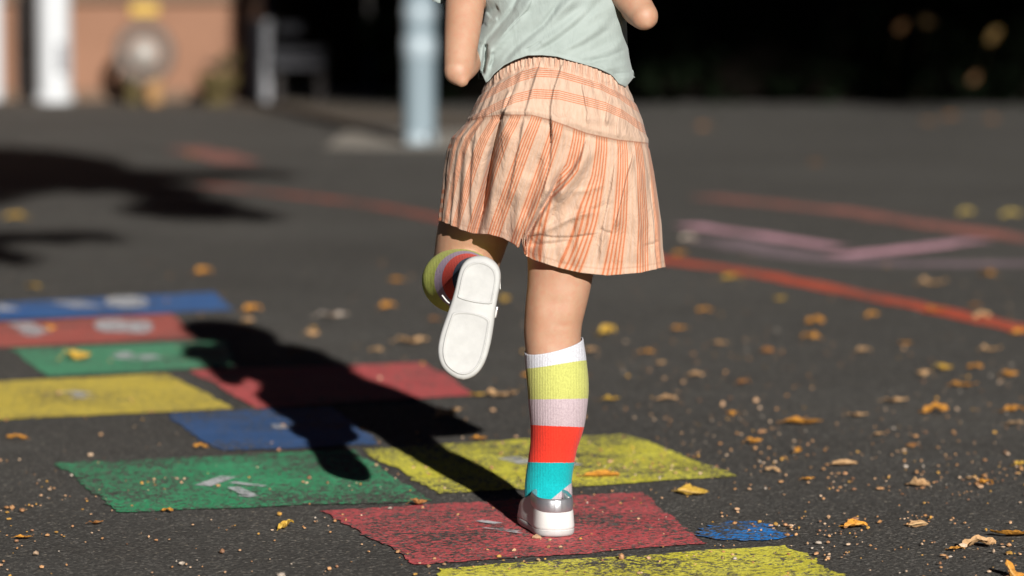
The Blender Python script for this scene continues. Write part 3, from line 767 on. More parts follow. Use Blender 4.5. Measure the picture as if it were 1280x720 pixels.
# pleats: generic gathers everywhere, traced folds on the side we see
sk = np.clip(rowpos[:, None] - 1, 0, 1)
gath = (np.sin(th * 31 + 1.3 * np.sin(th * 5)) + .6 * np.sin(th * 47 + 2))[None] * (.0006 + .0007 * sk)
gath += (np.sin(th * 13 + 2 * np.sin(th * 3 + 1)))[None] * .0016 * sk
wb = np.clip(1 - rowpos[:, None] / .26, 0, 1)
gath += np.clip(np.abs(np.sin(th)) * 1.6 - .4, 0, 1)[None] * (np.sin(th * 88 + 2.2 * np.sin(th * 9)) + .5 * np.sin(th * 61))[None] * .0017 * np.clip(wb * 3, 0, 1)
gath += -.0035 * np.exp(-((rowpos[:, None] - .27) / .05) ** 2)                 # pinched under the elastic
gath += .0022 * np.exp(-((rowpos[:, None] - .93) / .05) ** 2) - .0016 * np.exp(-((rowpos[:, None] - 1.03) / .02) ** 2)   # lapped yoke seam
ST = [('S', [(632, 136), (626, 150), (618, 185), (613, 215), (606, 255), (598, 296)], 26, 12), ('h', [(627, 140), (619, 180), (611, 215), (604, 255), (594, 300)], 5, -24),
      ('s', [(597, 150), (591, 185), (589, 215), (588, 250), (590, 290)], 12, 8), ('r', [(574, 170), (575, 205), (570, 245), (566, 280)], 5, -4), ('r', [(583, 200), (580, 240), (579, 285)], 4, 4),
      ('r', [(564, 180), (562, 225), (559, 272)], 4, -3),
      ('r', [(586, 168), (590, 195), (586, 222)], 2.5, -2.5),
      ('S', [(673, 84), (664, 112), (657, 138)], 9, 4.5), ('S', [(700, 88), (692, 112), (688, 135), (689, 165)], 10, 5.5), ('s', [(689, 140), (690, 165), (688, 205), (676, 250)], 14, 6),
      ('s', [(637, 110), (629, 128), (627, 146)], 8, 4), ('s', [(727, 98), (728, 112), (734, 140), (733, 160)], 8, 3), ('s', [(765, 112), (759, 135), (756, 158)], 8, 3.5),
      ('s', [(776, 128), (772, 150), (770, 172)], 7, 3), ('s', [(655, 143), (650, 175), (642, 215), (632, 260)], 16, 6), ('r', [(640, 155), (632, 200), (622, 250)], 7, 3),
      ('r', [(744, 178), (728, 205), (708, 235), (688, 262), (668, 296)], 7, 6), ('r', [(726, 185), (712, 212), (692, 240), (668, 272)], 5, -3), ('s', [(735, 168), (724, 200), (704, 232), (690, 250)], 10, 5),
      ('s', [(690, 228), (678, 250), (672, 275), (662, 300)], 9, 6), 
      ('h', [(706, 205), (690, 240), (673, 270), (661, 290), (654, 306)], 3.0, -12), ('h', [(700, 240), (684, 270), (670, 295), (661, 316)], 9, -8), ('h', [(690, 225), (672, 258), (656, 284), (647, 306)], 7, 6), ('S', [(668, 294), (674, 293), (690, 296), (715, 296), (735, 293)], 5, -3), ('r', [(655, 300), (680, 288), (715, 272), (745, 262)], 4, 3), ('r', [(660, 306), (690, 305), (715, 301)], 3, -2.5),
      ('r', [(749, 286), (758, 291), (766, 292)], 2, -2.5), ('s', [(795, 180), (785, 215), (776, 255), (766, 292)], 12, 6), ('r', [(800, 200), (797, 240), (794, 300), (794, 338)], 8, 4), ('r', [(812, 215), (811, 260), (812, 325)], 5, -3),
      ('s', [(770, 190), (764, 235), (752, 290), (748, 335)], 14, 4), ('r', [(735, 250), (724, 295), (718, 338)], 8, 3), ('r', [(803, 308), (815, 306), (826, 301)], 2.5, -2.5),
      ('r', [(712, 240), (735, 238), (758, 230)], 3.5, 1.2), ('r', [(716, 264), (742, 262), (768, 252)], 3.5, -1.2),
      ('r', [(661, 215), (652, 255), (643, 298)], 7, 3.5), ('r', [(676, 190), (668, 230), (655, 275)], 6, -3)]
fd = folds(PX, PY, ST) * np.interp(PX, [556, 600, 640], [.45, .8, 1.55])
back = np.clip(np.sin(th) * 3, 0, 1)[None]
rise = np.clip(rowpos[:, None] / .12, 0, 1)
Ysh = Ysh - (fd * back * rise + gath * np.sign(np.sin(th))[None] * np.clip(np.abs(np.sin(th)) * 1.3 - .12, 0, 1)[None])
PX = PX + gath * c[None] * 950 * .6
P = W(PX, PY, Ysh)
# front half: keep true width behind
me = grid_mesh('shorts', P, True)
sumap = -th[None] * 150 + 0 * PY
kk = np.interp(PX, [600, 700, 820], [.30, .30, .06])
su = np.where(np.sin(th)[None] > -.05, PX + (PX - 690) * .0 + kk * (PY - 180), 690 - 150 * (th[None] - np.pi / 2) ) + 900
stretch = (PX - 690) / np.maximum((r_ - l_) / 2, 1) ; 
asn = np.arcsin(np.clip(stretch, -.999, .999))
su = np.where(np.sin(th)[None] > -.02, 690 + asn * 118 + kk * (PY - 180), 690 + (np.sign(stretch) * np.pi - asn) * 118) + 900
crease = [(706, 205), (690, 240), (673, 270), (661, 290), (653.5, 304)]
sdc, rc, tc = seg_dist(PX, PY, crease)
su = su + np.where((sdc < 0) & (np.sin(th)[None] > .1), (9 + .35 * np.clip(30 - rc, 0, 30)) * np.clip(tc / .4, 0, 1) * np.clip((60 - rc) / 40, 0, 1), 0)
fattr(me, 'su', su); fattr(me, 'sv', (PY - top[None] - 7) + 0 * PY); fattr(me, 'zone', np.repeat(rowpos[:, None] / 1.6, NC, 1))
sj = np.exp(-((rowpos[:, None] - 1.0) / .007) ** 2) + 0 * PY; sj = np.maximum(sj, .35 * np.exp(-((rowpos[:, None] - 1.955) / .006) ** 2)); fattr(me, 'seam', sj)
sh_o = link('shorts', me, M['shorts'], girl)
md = sh_o.modifiers.new('thick', 'SOLIDIFY'); md.thickness = .0012; md.offset = -1
# inner leg panels hanging from the crotch
for sx, pxa, hem_py in ((-1, 652.5, 309), (1, 656.5, 318)):
    pan = []
    for i in range(12):
        row = []
        for j in range(30):
            f = j / 29; y = (5.066 if sx < 0 else 5.025) + f * .13; py_ = 284 + (hem_py - 284) * i / 11 - 4 * math.sin(f * math.pi)
            row.append(W(pxa + sx * (-1.5 - 3 * math.sin(f * 9) - 6 * f) , py_, y) if sx < 0 else W(pxa + 1.5 + 3 * math.sin(f * 8) + 5 * f, py_, y))
        pan.append(row)
    mp = grid_mesh('leg_panel', np.array(pan)); nv = 12 * 30
    fattr(mp, 'su', np.tile(np.linspace(0, 180, 30), 12)); fattr(mp, 'sv', np.zeros(nv)); fattr(mp, 'zone', np.full(nv, 1.0)); fattr(mp, 'seam', np.zeros(nv))
    link('leg_panel', mp, M['shorts'], sh_o)

# ---- shirt
HEMT = [(586, 77), (590, 81), (594, 84.5), (599, 87), (602, 96), (606, 105), (610, 102), (616, 94), (630, 83), (645, 76), (662, 70.5), (680, 70), (700, 72), (722, 78.5), (748, 86), (764, 94), (776, 106), (787, 110), (793, 97)]
SXL = [(-75, 640), (-55, 612), (-30, 604), (0, 603), (15, 605), (30, 602), (42, 596), (52, 589.5), (60, 587), (70, 586), (80, 586.5), (95, 587.5), (112, 588)]
SXR = [(-75, 700), (-55, 744), (-30, 775), (0, 783), (30, 783.5), (55, 784.5), (75, 787), (90, 791), (97, 792.5), (110, 788)]
NC2, NR2 = 420, 150
th2 = np.linspace(0, 2 * np.pi, NC2, endpoint=False); c2 = np.cos(th2); sg = np.sin(th2)
hemt = curve(HEMT, c2); hemt = np.where(sg < 0, np.where(np.abs(c2) > .9, 88, 98), hemt)
tops = np.full(NC2, -78.0)
f_ = np.linspace(0, 1, NR2)[:, None]
PY2 = tops[None] + (hemt - tops)[None] * f_
l2, r2 = interp(PY2, SXL), interp(PY2, SXR); PX2 = (l2 + r2) / 2 + (r2 - l2) / 2 * c2[None]
Bd = np.interp(PY2, [-80, -55, -20, 40, 110], [.045, .062, .077, .0815, .092])
Yt = 5.075 - Bd * np.sign(sg)[None] * np.abs(sg)[None] ** .85
Yt = Yt + np.interp(PY2, [-80, 0], [.035, 0])
TS = [('r', [(612, 100), (630, 78), (662, 48), (700, 18), (730, -20)], 7, 5), ('r', [(620, 88), (645, 60), (680, 30), (705, -5)], 4, -4.5), ('r', [(608, 72), (628, 48), (650, 22), (668, -10)], 6, 4.5), ('r', [(600, 60), (618, 40), (640, 12), (652, -15)], 3.5, -4.5),
      ('S', [(636, 36), (647, 24), (660, 12), (664, 2)], 7, -4), ('s', [(655, 62), (664, 58), (676, 50)], 5, -3), ('r', [(648, 72), (672, 56), (700, 40), (735, 8), (760, -20)], 6, 3.2), ('r', [(662, 70), (690, 55), (720, 32), (750, 5)], 4, -2.6),
      ('r', [(690, 68), (715, 58), (745, 38), (775, 8)], 6, 2.6), ('r', [(705, 66), (730, 56), (765, 34)], 4, -2.2), ('r', [(720, 75), (745, 68), (770, 58), (784, 44)], 4, 2.4), ('r', [(735, 78), (760, 72), (786, 60)], 3, -2.6), ('r', [(752, 86), (770, 84), (790, 78)], 4, 3), ('r', [(765, 93), (778, 92), (792, 90)], 2.5, -3),
      ('r', [(596, 112), (606, 92), (614, 72), (612, 55)], 4, 6), ('R', [(607, 58), (606, 72), (603, 90)], 2.2, -13), ('R', [(590.5, 60), (591, 72), (593, 88)], 1.6, -9), ('r', [(598, 54), (599, 68), (598, 88)], 4.5, 6), ('r', [(590, 54), (600, 52), (608, 54)], 3, 2.5), ('r', [(612, 86), (616, 76), (616, 64)], 2.5, -4),
      ('r', [(610, 20), (616, 14), (624, 10)], 5, -7), ('r', [(606, 32), (614, 26), (622, 22)], 3, 3), ('R', [(616, 94), (640, 78), (664, 70), (690, 70), (722, 78), (752, 86), (776, 105)], 2.2, 2.4)]
ft = folds(PX2, PY2, TS)
ft += np.array([[0.0]]) + .0016 * np.sin((PX2 * .8 + PY2 * 1.0) / 9.5 + 1.5 * np.sin(PX2 / 31)) + .0012 * np.sin((PX2 * .55 + PY2) / 5.2 + 2 * np.sin(PY2 / 23))
Yt = Yt - ft * np.clip(sg * 3, 0, 1)[None] - .004 * np.sin(th2 * 17)[None] * np.clip(-sg, 0, 1)[None] * f_
P = W(PX2, PY2, Yt)
# curl the hem in
P[-1] += np.array([0, .003, .001]) * np.sign(sg)[:, None]; P[-2] += np.array([0, .001, 0]) * np.sign(sg)[:, None]
# round the shoulders over
top_c = P[0].mean(axis=0)
shp = [P]
cap = np.array([top_c + (P[0] - top_c) * k + np.array([0, 0.004 * j, .010 * j ** .6]) for j, k in ((3, .62), (2, .78), (1, .92))])
P = np.concatenate([cap, P])
me = grid_mesh('shirt', P, True); shirt = link('shirt', me, M['jersey'], girl)
md = shirt.modifiers.new('thick', 'SOLIDIFY'); md.thickness = .0012; md.offset = -1
# fluttering cap sleeves with a gathered edge
for cx, cy, sgnx, nm in ((606, 2, -1, 'sleeve'), (779, -34, 1, 'sleeve')):
    rows_ = []
    for i in range(9):
        f = i / 8; row = []
        for j in range(90):
            a = 2 * math.pi * j / 90
            rad = (.036 + .010 * f) * (1 + .10 * f * math.sin(13 * a + 2 * f) + .06 * f * math.sin(29 * a))
            cpt = (LS if sgnx < 0 else RS) + ((LE - LS) if sgnx < 0 else (RE - RS)) * (-.10 + .42 * f)
            ax = ((LE - LS) if sgnx < 0 else (RE - RS)).normalized(); u = ax.orthogonal().normalized(); v = ax.cross(u)
            row.append(cpt + u * math.cos(a) * rad + v * math.sin(a) * rad)
        rows_.append(row)
    sl_o = link(nm, grid_mesh(nm, np.array([[list(p) for p in r] for r in rows_]), True), M['jersey'], shirt)
    md = sl_o.modifiers.new('thick', 'SOLIDIFY'); md.thickness = .0012
# ------------------------------------------------------------------ background buildings and furniture
def px_at(px, y): return (px - 640) / FPX * y
def z_at(py, y): return float(W(640, py, y)[2])
YB = G(640, 126).y
wall = empty('building', (px_at(100, YB), YB, 0)); tag(wall, 'low terracotta rendered building at the back left', 'building')
def boxo(name, x0, x1, y0, y1, z0, z1, mat, parent=None, bev=.004):
    bm = bmesh.new(); add_box(bm, ((x0 + x1) / 2, (y0 + y1) / 2, (z0 + z1) / 2), (x1 - x0, y1 - y0, z1 - z0), None, bev)
    return link(name, bm_mesh(name, bm), mat, parent, smooth=False)
xa, xb = px_at(312, YB), -16.0
boxo('wall', xb, xa, YB, YB + 3.5, 0, 2.6, M['terracotta'], wall)
boxo('plinth', xb - .01, xa + .012, YB - .03, YB + .2, 0, .055, M['plinth'], wall)
boxo('ledge', xb - .02, xa + .03, YB - .05, YB + .3, z_at(2, YB), z_at(2, YB) + .10, M['plinth'], wall)
boxo('roof', xb - .4, xa + .35, YB - .06, YB + 3.9, 2.603, 2.75, M['dark_metal'], wall)
def pole(name, px0, px1, pyb, mat, top, extra=(), label='', cat='', y=None, group=None):
    y = y or G(640, pyb).y; x = px_at((px0 + px1) / 2, y); r = (px1 - px0) / 2 * y / FPX
    o = empty(name, (x, y, 0)); tag(o, label, cat, group)
    bm = bmesh.new(); add_lathe(bm, [(r * .98, 0), (r, .02), (r, top - .02), (r * .96, top)], (x, y, 0), 32); link('shaft', bm_mesh('shaft', bm), mat, o)
    return o, x, y, r
o, x, y, r = pole('white_post', 47, 90, 129, M['white_metal'], 2.6, label='round white post standing in front of the terracotta wall', cat='post')
bm = bmesh.new(); add_lathe(bm, [(r * 1.15, 0), (r * 1.15, .03), (r * 1.0, .05)], (x, y, 0), 32); link('base', bm_mesh('base', bm), M['white_metal'], o)
bm = bmesh.new(); add_box(bm, (x + r * .55, y - r * .93, z_at(72, y)), (.05, .012, .14), None, .003); link('plate', bm_mesh('plate', bm), M['bench'], o)
o, x, y, r = pole('drainpipe', 24, 42, 124, M['dark_metal'], 2.55, label='dark brown drainpipe left of the round white post', cat='pipe', y=YB - .06)
for zz in (.25, 1.2, 2.2):
    bm = bmesh.new(); add_lathe(bm, [(r * 1.18, zz), (r * 1.18, zz + .04)], (x, y, 0), 20); link('bracket', bm_mesh('bracket', bm), M['dark_metal'], o)
boxo('dark_strip', px_at(20, YB), px_at(44, YB), YB - .012, YB + .02, .02, 2.1, M['dark_metal'], wall)  # flat dark strip on the wall behind the drainpipe
o, x, y, r = pole('white_post', -16, 3, 126, M['white_metal'], 2.6, label='pale post cut off by the left edge of the frame', cat='post', y=YB - .12)
# light pole with its collars
o, x, y, r = pole('light_pole', 504, 545, 181, M['grey_metal'], 4.2, label='pale blue-grey light pole behind the girl on a concrete pad', cat='pole')
for p0, p1 in ((46, 74), (8, 24)):
    z0, z1 = z_at(p1, y), z_at(p0, y)
    bm = bmesh.new(); add_lathe(bm, [(r * .99, z0), (r * 1.07, z0 + .006), (r * 1.07, z1 - .006), (r * .99, z1)], (x, y, 0), 32); link('collar', bm_mesh('collar', bm), M['pale_metal'], o)
bm = bmesh.new(); add_lathe(bm, [(r * 1.12, .0), (r * 1.10, .03), (r * 1.0, .05)], (x, y, 0), 32); link('base', bm_mesh('base', bm), M['pale_metal'], o)
for k in range(4):
    a = k * math.pi / 2 + .6
    bm = bmesh.new(); add_lathe(bm, [(.009, 0), (.009, .05)], (x + r * 1.05 * math.cos(a), y + r * 1.05 * math.sin(a), 0), 8); link('bolt', bm_mesh('bolt', bm), M['dark_metal'], o)
c = [G(430, 166), G(700, 163), G(690, 190), G(405, 187)]
pad = sheet('concrete_pad', c, .004, M['concrete'], None, .1, .01, 3); tag(pad, kind='structure')
c = [G(-500, 121.5), G(300, 121.5), G(400, 130), G(520, 139), G(760, 149), G(760, 162), G(520, 158), G(400, 150), G(260, 134), G(-500, 129)]
pth = sheet('path', c, .003, M['path'], None, .15, .02, 9); tag(pth, kind='structure')

# round grey wheel with pale hub on a stand
yw = YB - .45; xw, zw = px_at(181, yw), z_at(66, yw); S = yw / FPX
wo_ = empty('wheel_stand', (xw, yw, 0)); tag(wo_, 'round grey wheel with pale hub on a stand before the terracotta wall', 'wheel')
bm = bmesh.new()
prof = [(25 * S, -.03), (36 * S, -.035), (39 * S, 0), (36 * S, .035), (25 * S, .03), (24 * S, 0), (25 * S, -.03)]
rings = []
for k in range(36):
    a = 2 * math.pi * k / 36; rings.append([bm.verts.new((xw + q[0] * math.cos(a), yw + q[1], zw + q[0] * math.sin(a))) for q in prof[:-1]])
for k in range(36):
    A_, B_ = rings[k], rings[(k + 1) % 36]
    for j in range(6): bm.faces.new((A_[j], A_[(j + 1) % 6], B_[(j + 1) % 6], B_[j]))
link('rim', bm_mesh('rim', bm), M['wheel_grey'], wo_)
bm = bmesh.new(); add_lathe(bm, [(15 * S, -.02), (19 * S, .0), (18 * S, .03), (8 * S, .045)], (xw, yw, zw), 28, 'Y'); link('hub', bm_mesh('hub', bm), M['wheel_hub'], wo_)
for k in range(6):
    a = k * math.pi / 3
    bm = bmesh.new(); add_box(bm, (0, 0, 0), (16 * S, .014, .016), Matrix.Rotation(-a, 3, 'Y'), .002)
    bmesh.ops.translate(bm, vec=(xw + 20 * S * math.cos(a), yw, zw + 20 * S * math.sin(a)), verts=bm.verts); link('spoke', bm_mesh('spoke', bm), M['wheel_grey'], wo_)
zb = zw - 36 * S
for s, m in ((-1, 'olive'), (1, 'stand')):
    boxo('leg', xw + s * 13 * S - .03, xw + s * 13 * S + .03, yw - .03, yw + .03, 0, zb + .05, M[m], wo_)
# yellow plate, low shrub in a basket, gatepost, bench
ys = YB - .012
sg_ = empty('yellow_plate', (px_at(181, ys), ys, z_at(10, ys))); tag(sg_, 'small yellow plate on the terracotta wall above the grey wheel', 'plate')
boxo('panel', px_at(165, ys), px_at(199, ys), ys - .015, ys, z_at(19, ys), z_at(-6, ys), M['sign_yellow'], sg_)
boxo('frame', px_at(163.5, ys), px_at(200.5, ys), ys - .008, ys + .004, z_at(20.2, ys), z_at(-7.2, ys), M['stand'], sg_)
yg = YB - .5; xg = px_at(273, yg)
bk = empty('basket_planter', (xg, yg, 0)); tag(bk, 'low dark basket planter with withered stems at the foot of the terracotta wall', 'planter')
bm = bmesh.new(); S = yg / FPX
add_lathe(bm, [(18 * S, .06), (25 * S, .10), (27 * S, z_at(92, yg)), (25.5 * S, z_at(92, yg)), (20 * S, z_at(96, yg))], (xg, yg, 0), 24); link('basket', bm_mesh('basket', bm), M['olive'], bk)
boxo('foot', xg - 14 * S, xg + 14 * S, yg - .04, yg + .04, 0, .062, M['olive'], bk)
for k in range(16):
    a = rng.uniform(0, 6.28); x0 = xg + rng.uniform(-20, 24) * S; h_ = z_at(70 if x0 > xg + .02 else 84, yg) + rng.uniform(-.03, .03)
    Pp = tube([(x0, yg, .18, .008, .008), (x0 + rng.uniform(-.02, .03), yg + rng.uniform(-.03, .03), (h_ + .2) / 2, .010, .010), (x0 + rng.uniform(-.03, .05), yg + rng.uniform(-.05, .05), h_, .006, .006)], n=6, per=2)
    link('stem', join_grids('stem', [Pp]), M['bark'] if k % 3 else M['olive'], bk)
yp = YB - .1; gp = empty('gatepost', (px_at(326, yp), yp, 0)); tag(gp, 'short pale grey gatepost at the right end of the terracotta wall', 'gatepost')
boxo('shaft', px_at(313, yp), px_at(339, yp), yp - .06, yp + .06, 0, z_at(34, yp), M['bench'], gp, .01)
boxo('cap', px_at(311, yp), px_at(341, yp), yp - .07, yp + .07, z_at(34, yp) + .001, z_at(25, yp), M['bench'], gp, .012)
yn = YB - .05; bn = empty('bench', (px_at(375, yn), yn, 0)); tag(bn, 'grey bench in the shade beside the pale gatepost', 'bench')
for k, (p0, p1, dy) in enumerate(((58, 68, -.16), (60, 70, -.05), (72, 84, -.18))):
    boxo('slat', px_at(344, yn), px_at(408, yn), yn + dy - .05, yn + dy + .05, z_at(p1, yn), z_at(p0, yn), M['bench_dark'], bn)
boxo('backrest', px_at(344, yn), px_at(376, yn), yn + .08, yn + .11, z_at(42, yn), z_at(30, yn), M['bench_dark'], bn)
for q in (350, 402):
    boxo('leg', px_at(q, yn) - .02, px_at(q, yn) + .02, yn - .16, yn + .10, 0, z_at(84, yn) - .002, M['dark_metal'], bn)

# ------------------------------------------------------------------ dark hedge, shade trees
def leaf_cloud(name, centres, radii, n, size, mat, parent=None, kind=None, flat=1.0, seed=1):
    r = np.random.default_rng(seed); v, f = [], []
    cs = np.array(centres, float); rs = np.array(radii, float)
    w = (rs.prod(axis=1)) ** .7; idx = r.choice(len(cs), n, p=w / w.sum())
    d = r.normal(size=(n, 3)); d /= np.linalg.norm(d, axis=1)[:, None]
    p = cs[idx] + d * rs[idx] * (r.uniform(0, 1, (n, 1)) ** .45)
    u = r.normal(size=(n, 3)); u /= np.linalg.norm(u, axis=1)[:, None]; q = np.cross(u, r.normal(size=(n, 3))); q /= np.linalg.norm(q, axis=1)[:, None]
    s = size * r.uniform(.6, 1.4, (n, 1))
    quad = np.stack([p - u * s, p + q * s * .5, p + u * s, p - q * s * .5], 1).reshape(-1, 3)
    me = bpy.data.meshes.new(name); me.vertices.add(len(quad)); me.vertices.foreach_set('co', quad.ravel())
    me.loops.add(4 * n); me.loops.foreach_set('vertex_index', np.arange(4 * n)); me.polygons.add(n)
    me.polygons.foreach_set('loop_start', np.arange(0, 4 * n, 4)); me.polygons.foreach_set('loop_total', np.full(n, 4)); me.update()
    o = link(name, me, mat, parent, smooth=False); tag(o, kind=kind); return o
yh = G(640, 136).y
hedge = empty('hedge', (2.5, yh + .8, 0)); tag(hedge, 'dense dark hedge in deep shade closing the yard behind the girl', 'hedge')
cs, rs = [], []
for x in np.arange(-.25, 9, .45):
    for z in np.arange(.25, 2.3, .45):
        cs.append((x + rng.uniform(-.1, .1), yh + .75 + rng.uniform(-.12, .12), z)); rs.append((.42, .5, .36))
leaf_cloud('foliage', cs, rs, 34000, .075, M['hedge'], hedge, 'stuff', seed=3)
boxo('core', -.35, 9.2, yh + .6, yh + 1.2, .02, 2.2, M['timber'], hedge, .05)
for x in np.arange(-.2, 9, .9):
    Pp = tube([(x, yh + .7, 0, .03, .03), (x + .03, yh + .72, .5, .022, .022), (x, yh + .7, 1.2, .012, .012)], n=8, per=2); link('stem', join_grids('stem', [Pp]), M['bark'], hedge)
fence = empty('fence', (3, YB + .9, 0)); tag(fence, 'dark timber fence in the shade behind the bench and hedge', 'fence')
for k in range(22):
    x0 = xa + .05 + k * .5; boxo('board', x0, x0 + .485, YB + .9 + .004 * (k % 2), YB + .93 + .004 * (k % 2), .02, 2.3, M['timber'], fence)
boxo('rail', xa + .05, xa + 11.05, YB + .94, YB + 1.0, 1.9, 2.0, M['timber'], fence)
def tree(label, base, trunk, limbs, centres, radii, n, size, seed, blobs=False):
    o = empty('tree', base); tag(o, label, 'tree')
    link('trunk', join_grids('trunk', [tube([(*p, r_, r_) for p, r_ in trunk], n=14, per=4)]), M['bark'], o)
    for L_ in limbs: link('limb', join_grids('limb', [tube([(*p, r_, r_) for p, r_ in L_], n=10, per=4)]), M['bark'], o)
    leaf_cloud('crown', centres, radii, n, size, M['tree_leaf'], o, None, seed=seed)
    return o
# unseen tree added behind the camera, crown shaped to keep the hedge in shade
bx, by = 12.5, -13.0
cs, rs = [], []
for k in range(90):
    cs.append((rng.uniform(7.2, 18), by + rng.uniform(-2.2, 2.2), 0)); rs.append((1.2, 1.2, .9))
cs2 = []
for (x_, y_, _), r_ in zip(cs, rs):
    zlow = (yh + .35 - y_) / math.cos(SUN_AZ) * math.tan(SUN_EL)                 # crown floor that just reaches the hedge foot
    cs2.append((x_, y_, zlow + .8 + rng.uniform(0, 2.6)))
tree('unseen tall tree added behind the camera to shade the hedge', (bx, by, 0), [((bx, by, 0), .34), ((bx + .1, by, 4), .27), ((bx, by + .1, 9), .2), ((bx - .2, by, 13), .08)],
     [[((bx, by, 8.5), .14), ((bx - 2.5, by + .3, 11), .09), ((bx - 6, by, 12.2), .04)], [((bx, by, 8.8), .13), ((bx + 2, by - .4, 11.5), .08), ((bx + 4.5, by, 12.4), .04)]],
     cs2, rs, 52000, .18, 11)
# a tree behind the camera to the left: its long limb throws the ragged shadow on the yard
def up(px, py, h):
    g = G(px, py); k = h / math.tan(SUN_EL); return Vector((g.x + k * math.sin(SUN_AZ), g.y - k * math.cos(SUN_AZ), h))
SHP = [(10, 190, 30, 6), (40, 196, 60, 9), (90, 203, 60, 9), (30, 215, 60, 11), (90, 218, 60, 10), (150, 217, 50, 8), (10, 235, 60, 9), (110, 232, 50, 8), (175, 225, 45, 8), (215, 220, 45, 6), (255, 219, 40, 4), (300, 217, 30, 3), (335, 218, 18, 2.5), (205, 240, 50, 10), (235, 255, 55, 9), (200, 262, 40, 8), (250, 268, 60, 6), (300, 266, 35, 4), (320, 270, 25, 3), (-60, 210, 70, 22), (-140, 225, 80, 26), (-20, 250, 40, 5), (0, 297, 60, 5), (10, 322, 30, 5), (-60, 310, 60, 14), (90, 296, 60, 3), (-130, 280, 80, 30)]
cs, rs = [], []
for px_, py_, rx_, ry_ in SHP:
    h_ = 2.9 + rng.uniform(-.12, .12); p_ = up(px_, py_, h_); D_ = G(px_, py_).y
    hy = abs(G(px_, py_ - ry_).y - G(px_, py_ + ry_).y) / 2
    cs.append(tuple(p_)); rs.append((rx_ * D_ / FPX * .95, max(.05, hy * .75), max(.05, hy * .28)))
tx, ty = -5.2, 3.4
q1, q2, q3 = up(-100, 232, 2.9), up(120, 222, 2.9), up(330, 218, 2.9)
q4, q5 = up(150, 240, 2.87), up(320, 270, 2.9)
tree('leafy tree left of the camera with one long level limb', (tx, ty, 0), [((tx, ty, 0), .24), ((tx + .08, ty, 2.4), .19), ((tx + .1, ty + .2, 5.5), .13), ((tx, ty + .3, 8), .06)],
     [[((tx + .08, ty + .05, 2.4), .09), (tuple(q1), .06), (tuple(q2), .03), (tuple(q3), .008)], [(tuple(q1), .04), (tuple(q4), .025), (tuple(q5), .008)]],
     cs + [(tx, ty, 7.2), (tx - 1.2, ty, 6.6), (tx - .5, ty - 1, 7.8)], rs + [(1.4, 1.3, 1.1)] * 3, 90000, .055, 21)

# ------------------------------------------------------------------ fallen leaves and litter
def leaf_mesh(kind, seed):
    r = random.Random(seed); nu, nv = 13, 7; P = np.zeros((nu, nv, 3)); vein = np.zeros((nu, nv))
    curl = r.uniform(.5, 1.5) * (1 if kind != 'flat' else .35); tw = r.uniform(-.6, .6); bend = r.uniform(.2, .8) * r.choice([1, 1, -.5])
    for i in range(nu):
        u = i / (nu - 1); w = .27 * math.sin(math.pi * min(1, u ** .8 * .97 + .03)) ** .75 * (1 + .12 * math.sin(u * 17 + seed) + .1 * r.uniform(-1, 1)) + .004
        for j in range(nv):
            s = (j / (nv - 1) - .5) * 2; a = s * curl + tw * (u - .5)
            x = math.sin(a) / max(curl, .3) * w; z = (1 - math.cos(a)) / max(curl, .3) * w
            z += .22 * bend * (1 - math.cos((u - .5) * 2.4)) + .035 * math.sin(u * 14 + s * 5 + seed) * abs(s)
            P[i, j] = (u - .5, x, z); vein[i, j] = math.exp(-(s / .18) ** 2)
    if kind == 'crumpled':
        for i in range(nu):
            for j in range(nv):
                n_ = noise.noise_vector(Vector(P[i, j]) * 3.2 + Vector((seed, 0, 0))); P[i, j] += np.array(n_) * .13
    P[..., 2] -= P[..., 2].min()
    st = tube([(-.49, P[0, 3, 1], P[0, 3, 2], .008, .008), (-.6, .02, .03, .009, .009), (-.72, .05, .012, .011, .011)], ref=(0, 0, 1), n=5, per=2)
    n1 = nu * nv; f = []
    for i in range(nu - 1):
        for j in range(nv - 1): f.append((i * nv + j, i * nv + j + 1, (i + 1) * nv + j + 1, (i + 1) * nv + j))
    m_ = st.shape[1]
    for i in range(st.shape[0] - 1):
        for j in range(m_): f.append((n1 + i * m_ + j, n1 + i * m_ + (j + 1) % m_, n1 + (i + 1) * m_ + (j + 1) % m_, n1 + (i + 1) * m_ + j))
    V_ = np.concatenate([P.reshape(-1, 3), st.reshape(-1, 3)]); V_[:, 2] -= V_[:, 2].min()
    me = mesh_py('leaf', V_, f); fattr(me, 'vein', np.r_[vein.ravel(), np.zeros(st.shape[0] * m_)]); me.materials.append(M['leaf'])
    me.polygons.foreach_set('use_smooth', [True] * len(me.polygons)); return me
LM = {'curled': [leaf_mesh('curled', s) for s in (1, 2, 3, 4)], 'flat': [leaf_mesh('flat', s) for s in (5, 6, 7)], 'crumpled': [leaf_mesh('crumpled', s) for s in (8, 9, 10)]}
LC = {'o': (.72, .32, .045), 't': (.66, .42, .22), 'y': (.66, .42, .06), 'b': (.34, .15, .05), 'w': (.62, .55, .48), 'g': (.55, .44, .12)}
def leaf(px_, py_, w_, kind, colr, label=None, group=None, yaw=None, tilt=0, roll=0, vscale=1.0):
    g = G(px_, py_); L = w_ * g.y / FPX * 1.02
    o = bpy.data.objects.new('fallen_leaf', random.choice(LM[kind])); COL.objects.link(o)
    cc = LC[colr]; j = random.uniform(.85, 1.12); o.color = (min(1, cc[0] * j), min(1, cc[1] * j), min(1, cc[2] * j), 1)
    o.location = (g.x, g.y, .0035); o.scale = (L, L, L * vscale)
    o.rotation_euler = (roll, tilt, (random.uniform(-.6, .6) + random.choice((0, math.pi))) if yaw is None else yaw)
    tag(o, label, 'leaf', group or 'fallen leaves on the asphalt'); return o
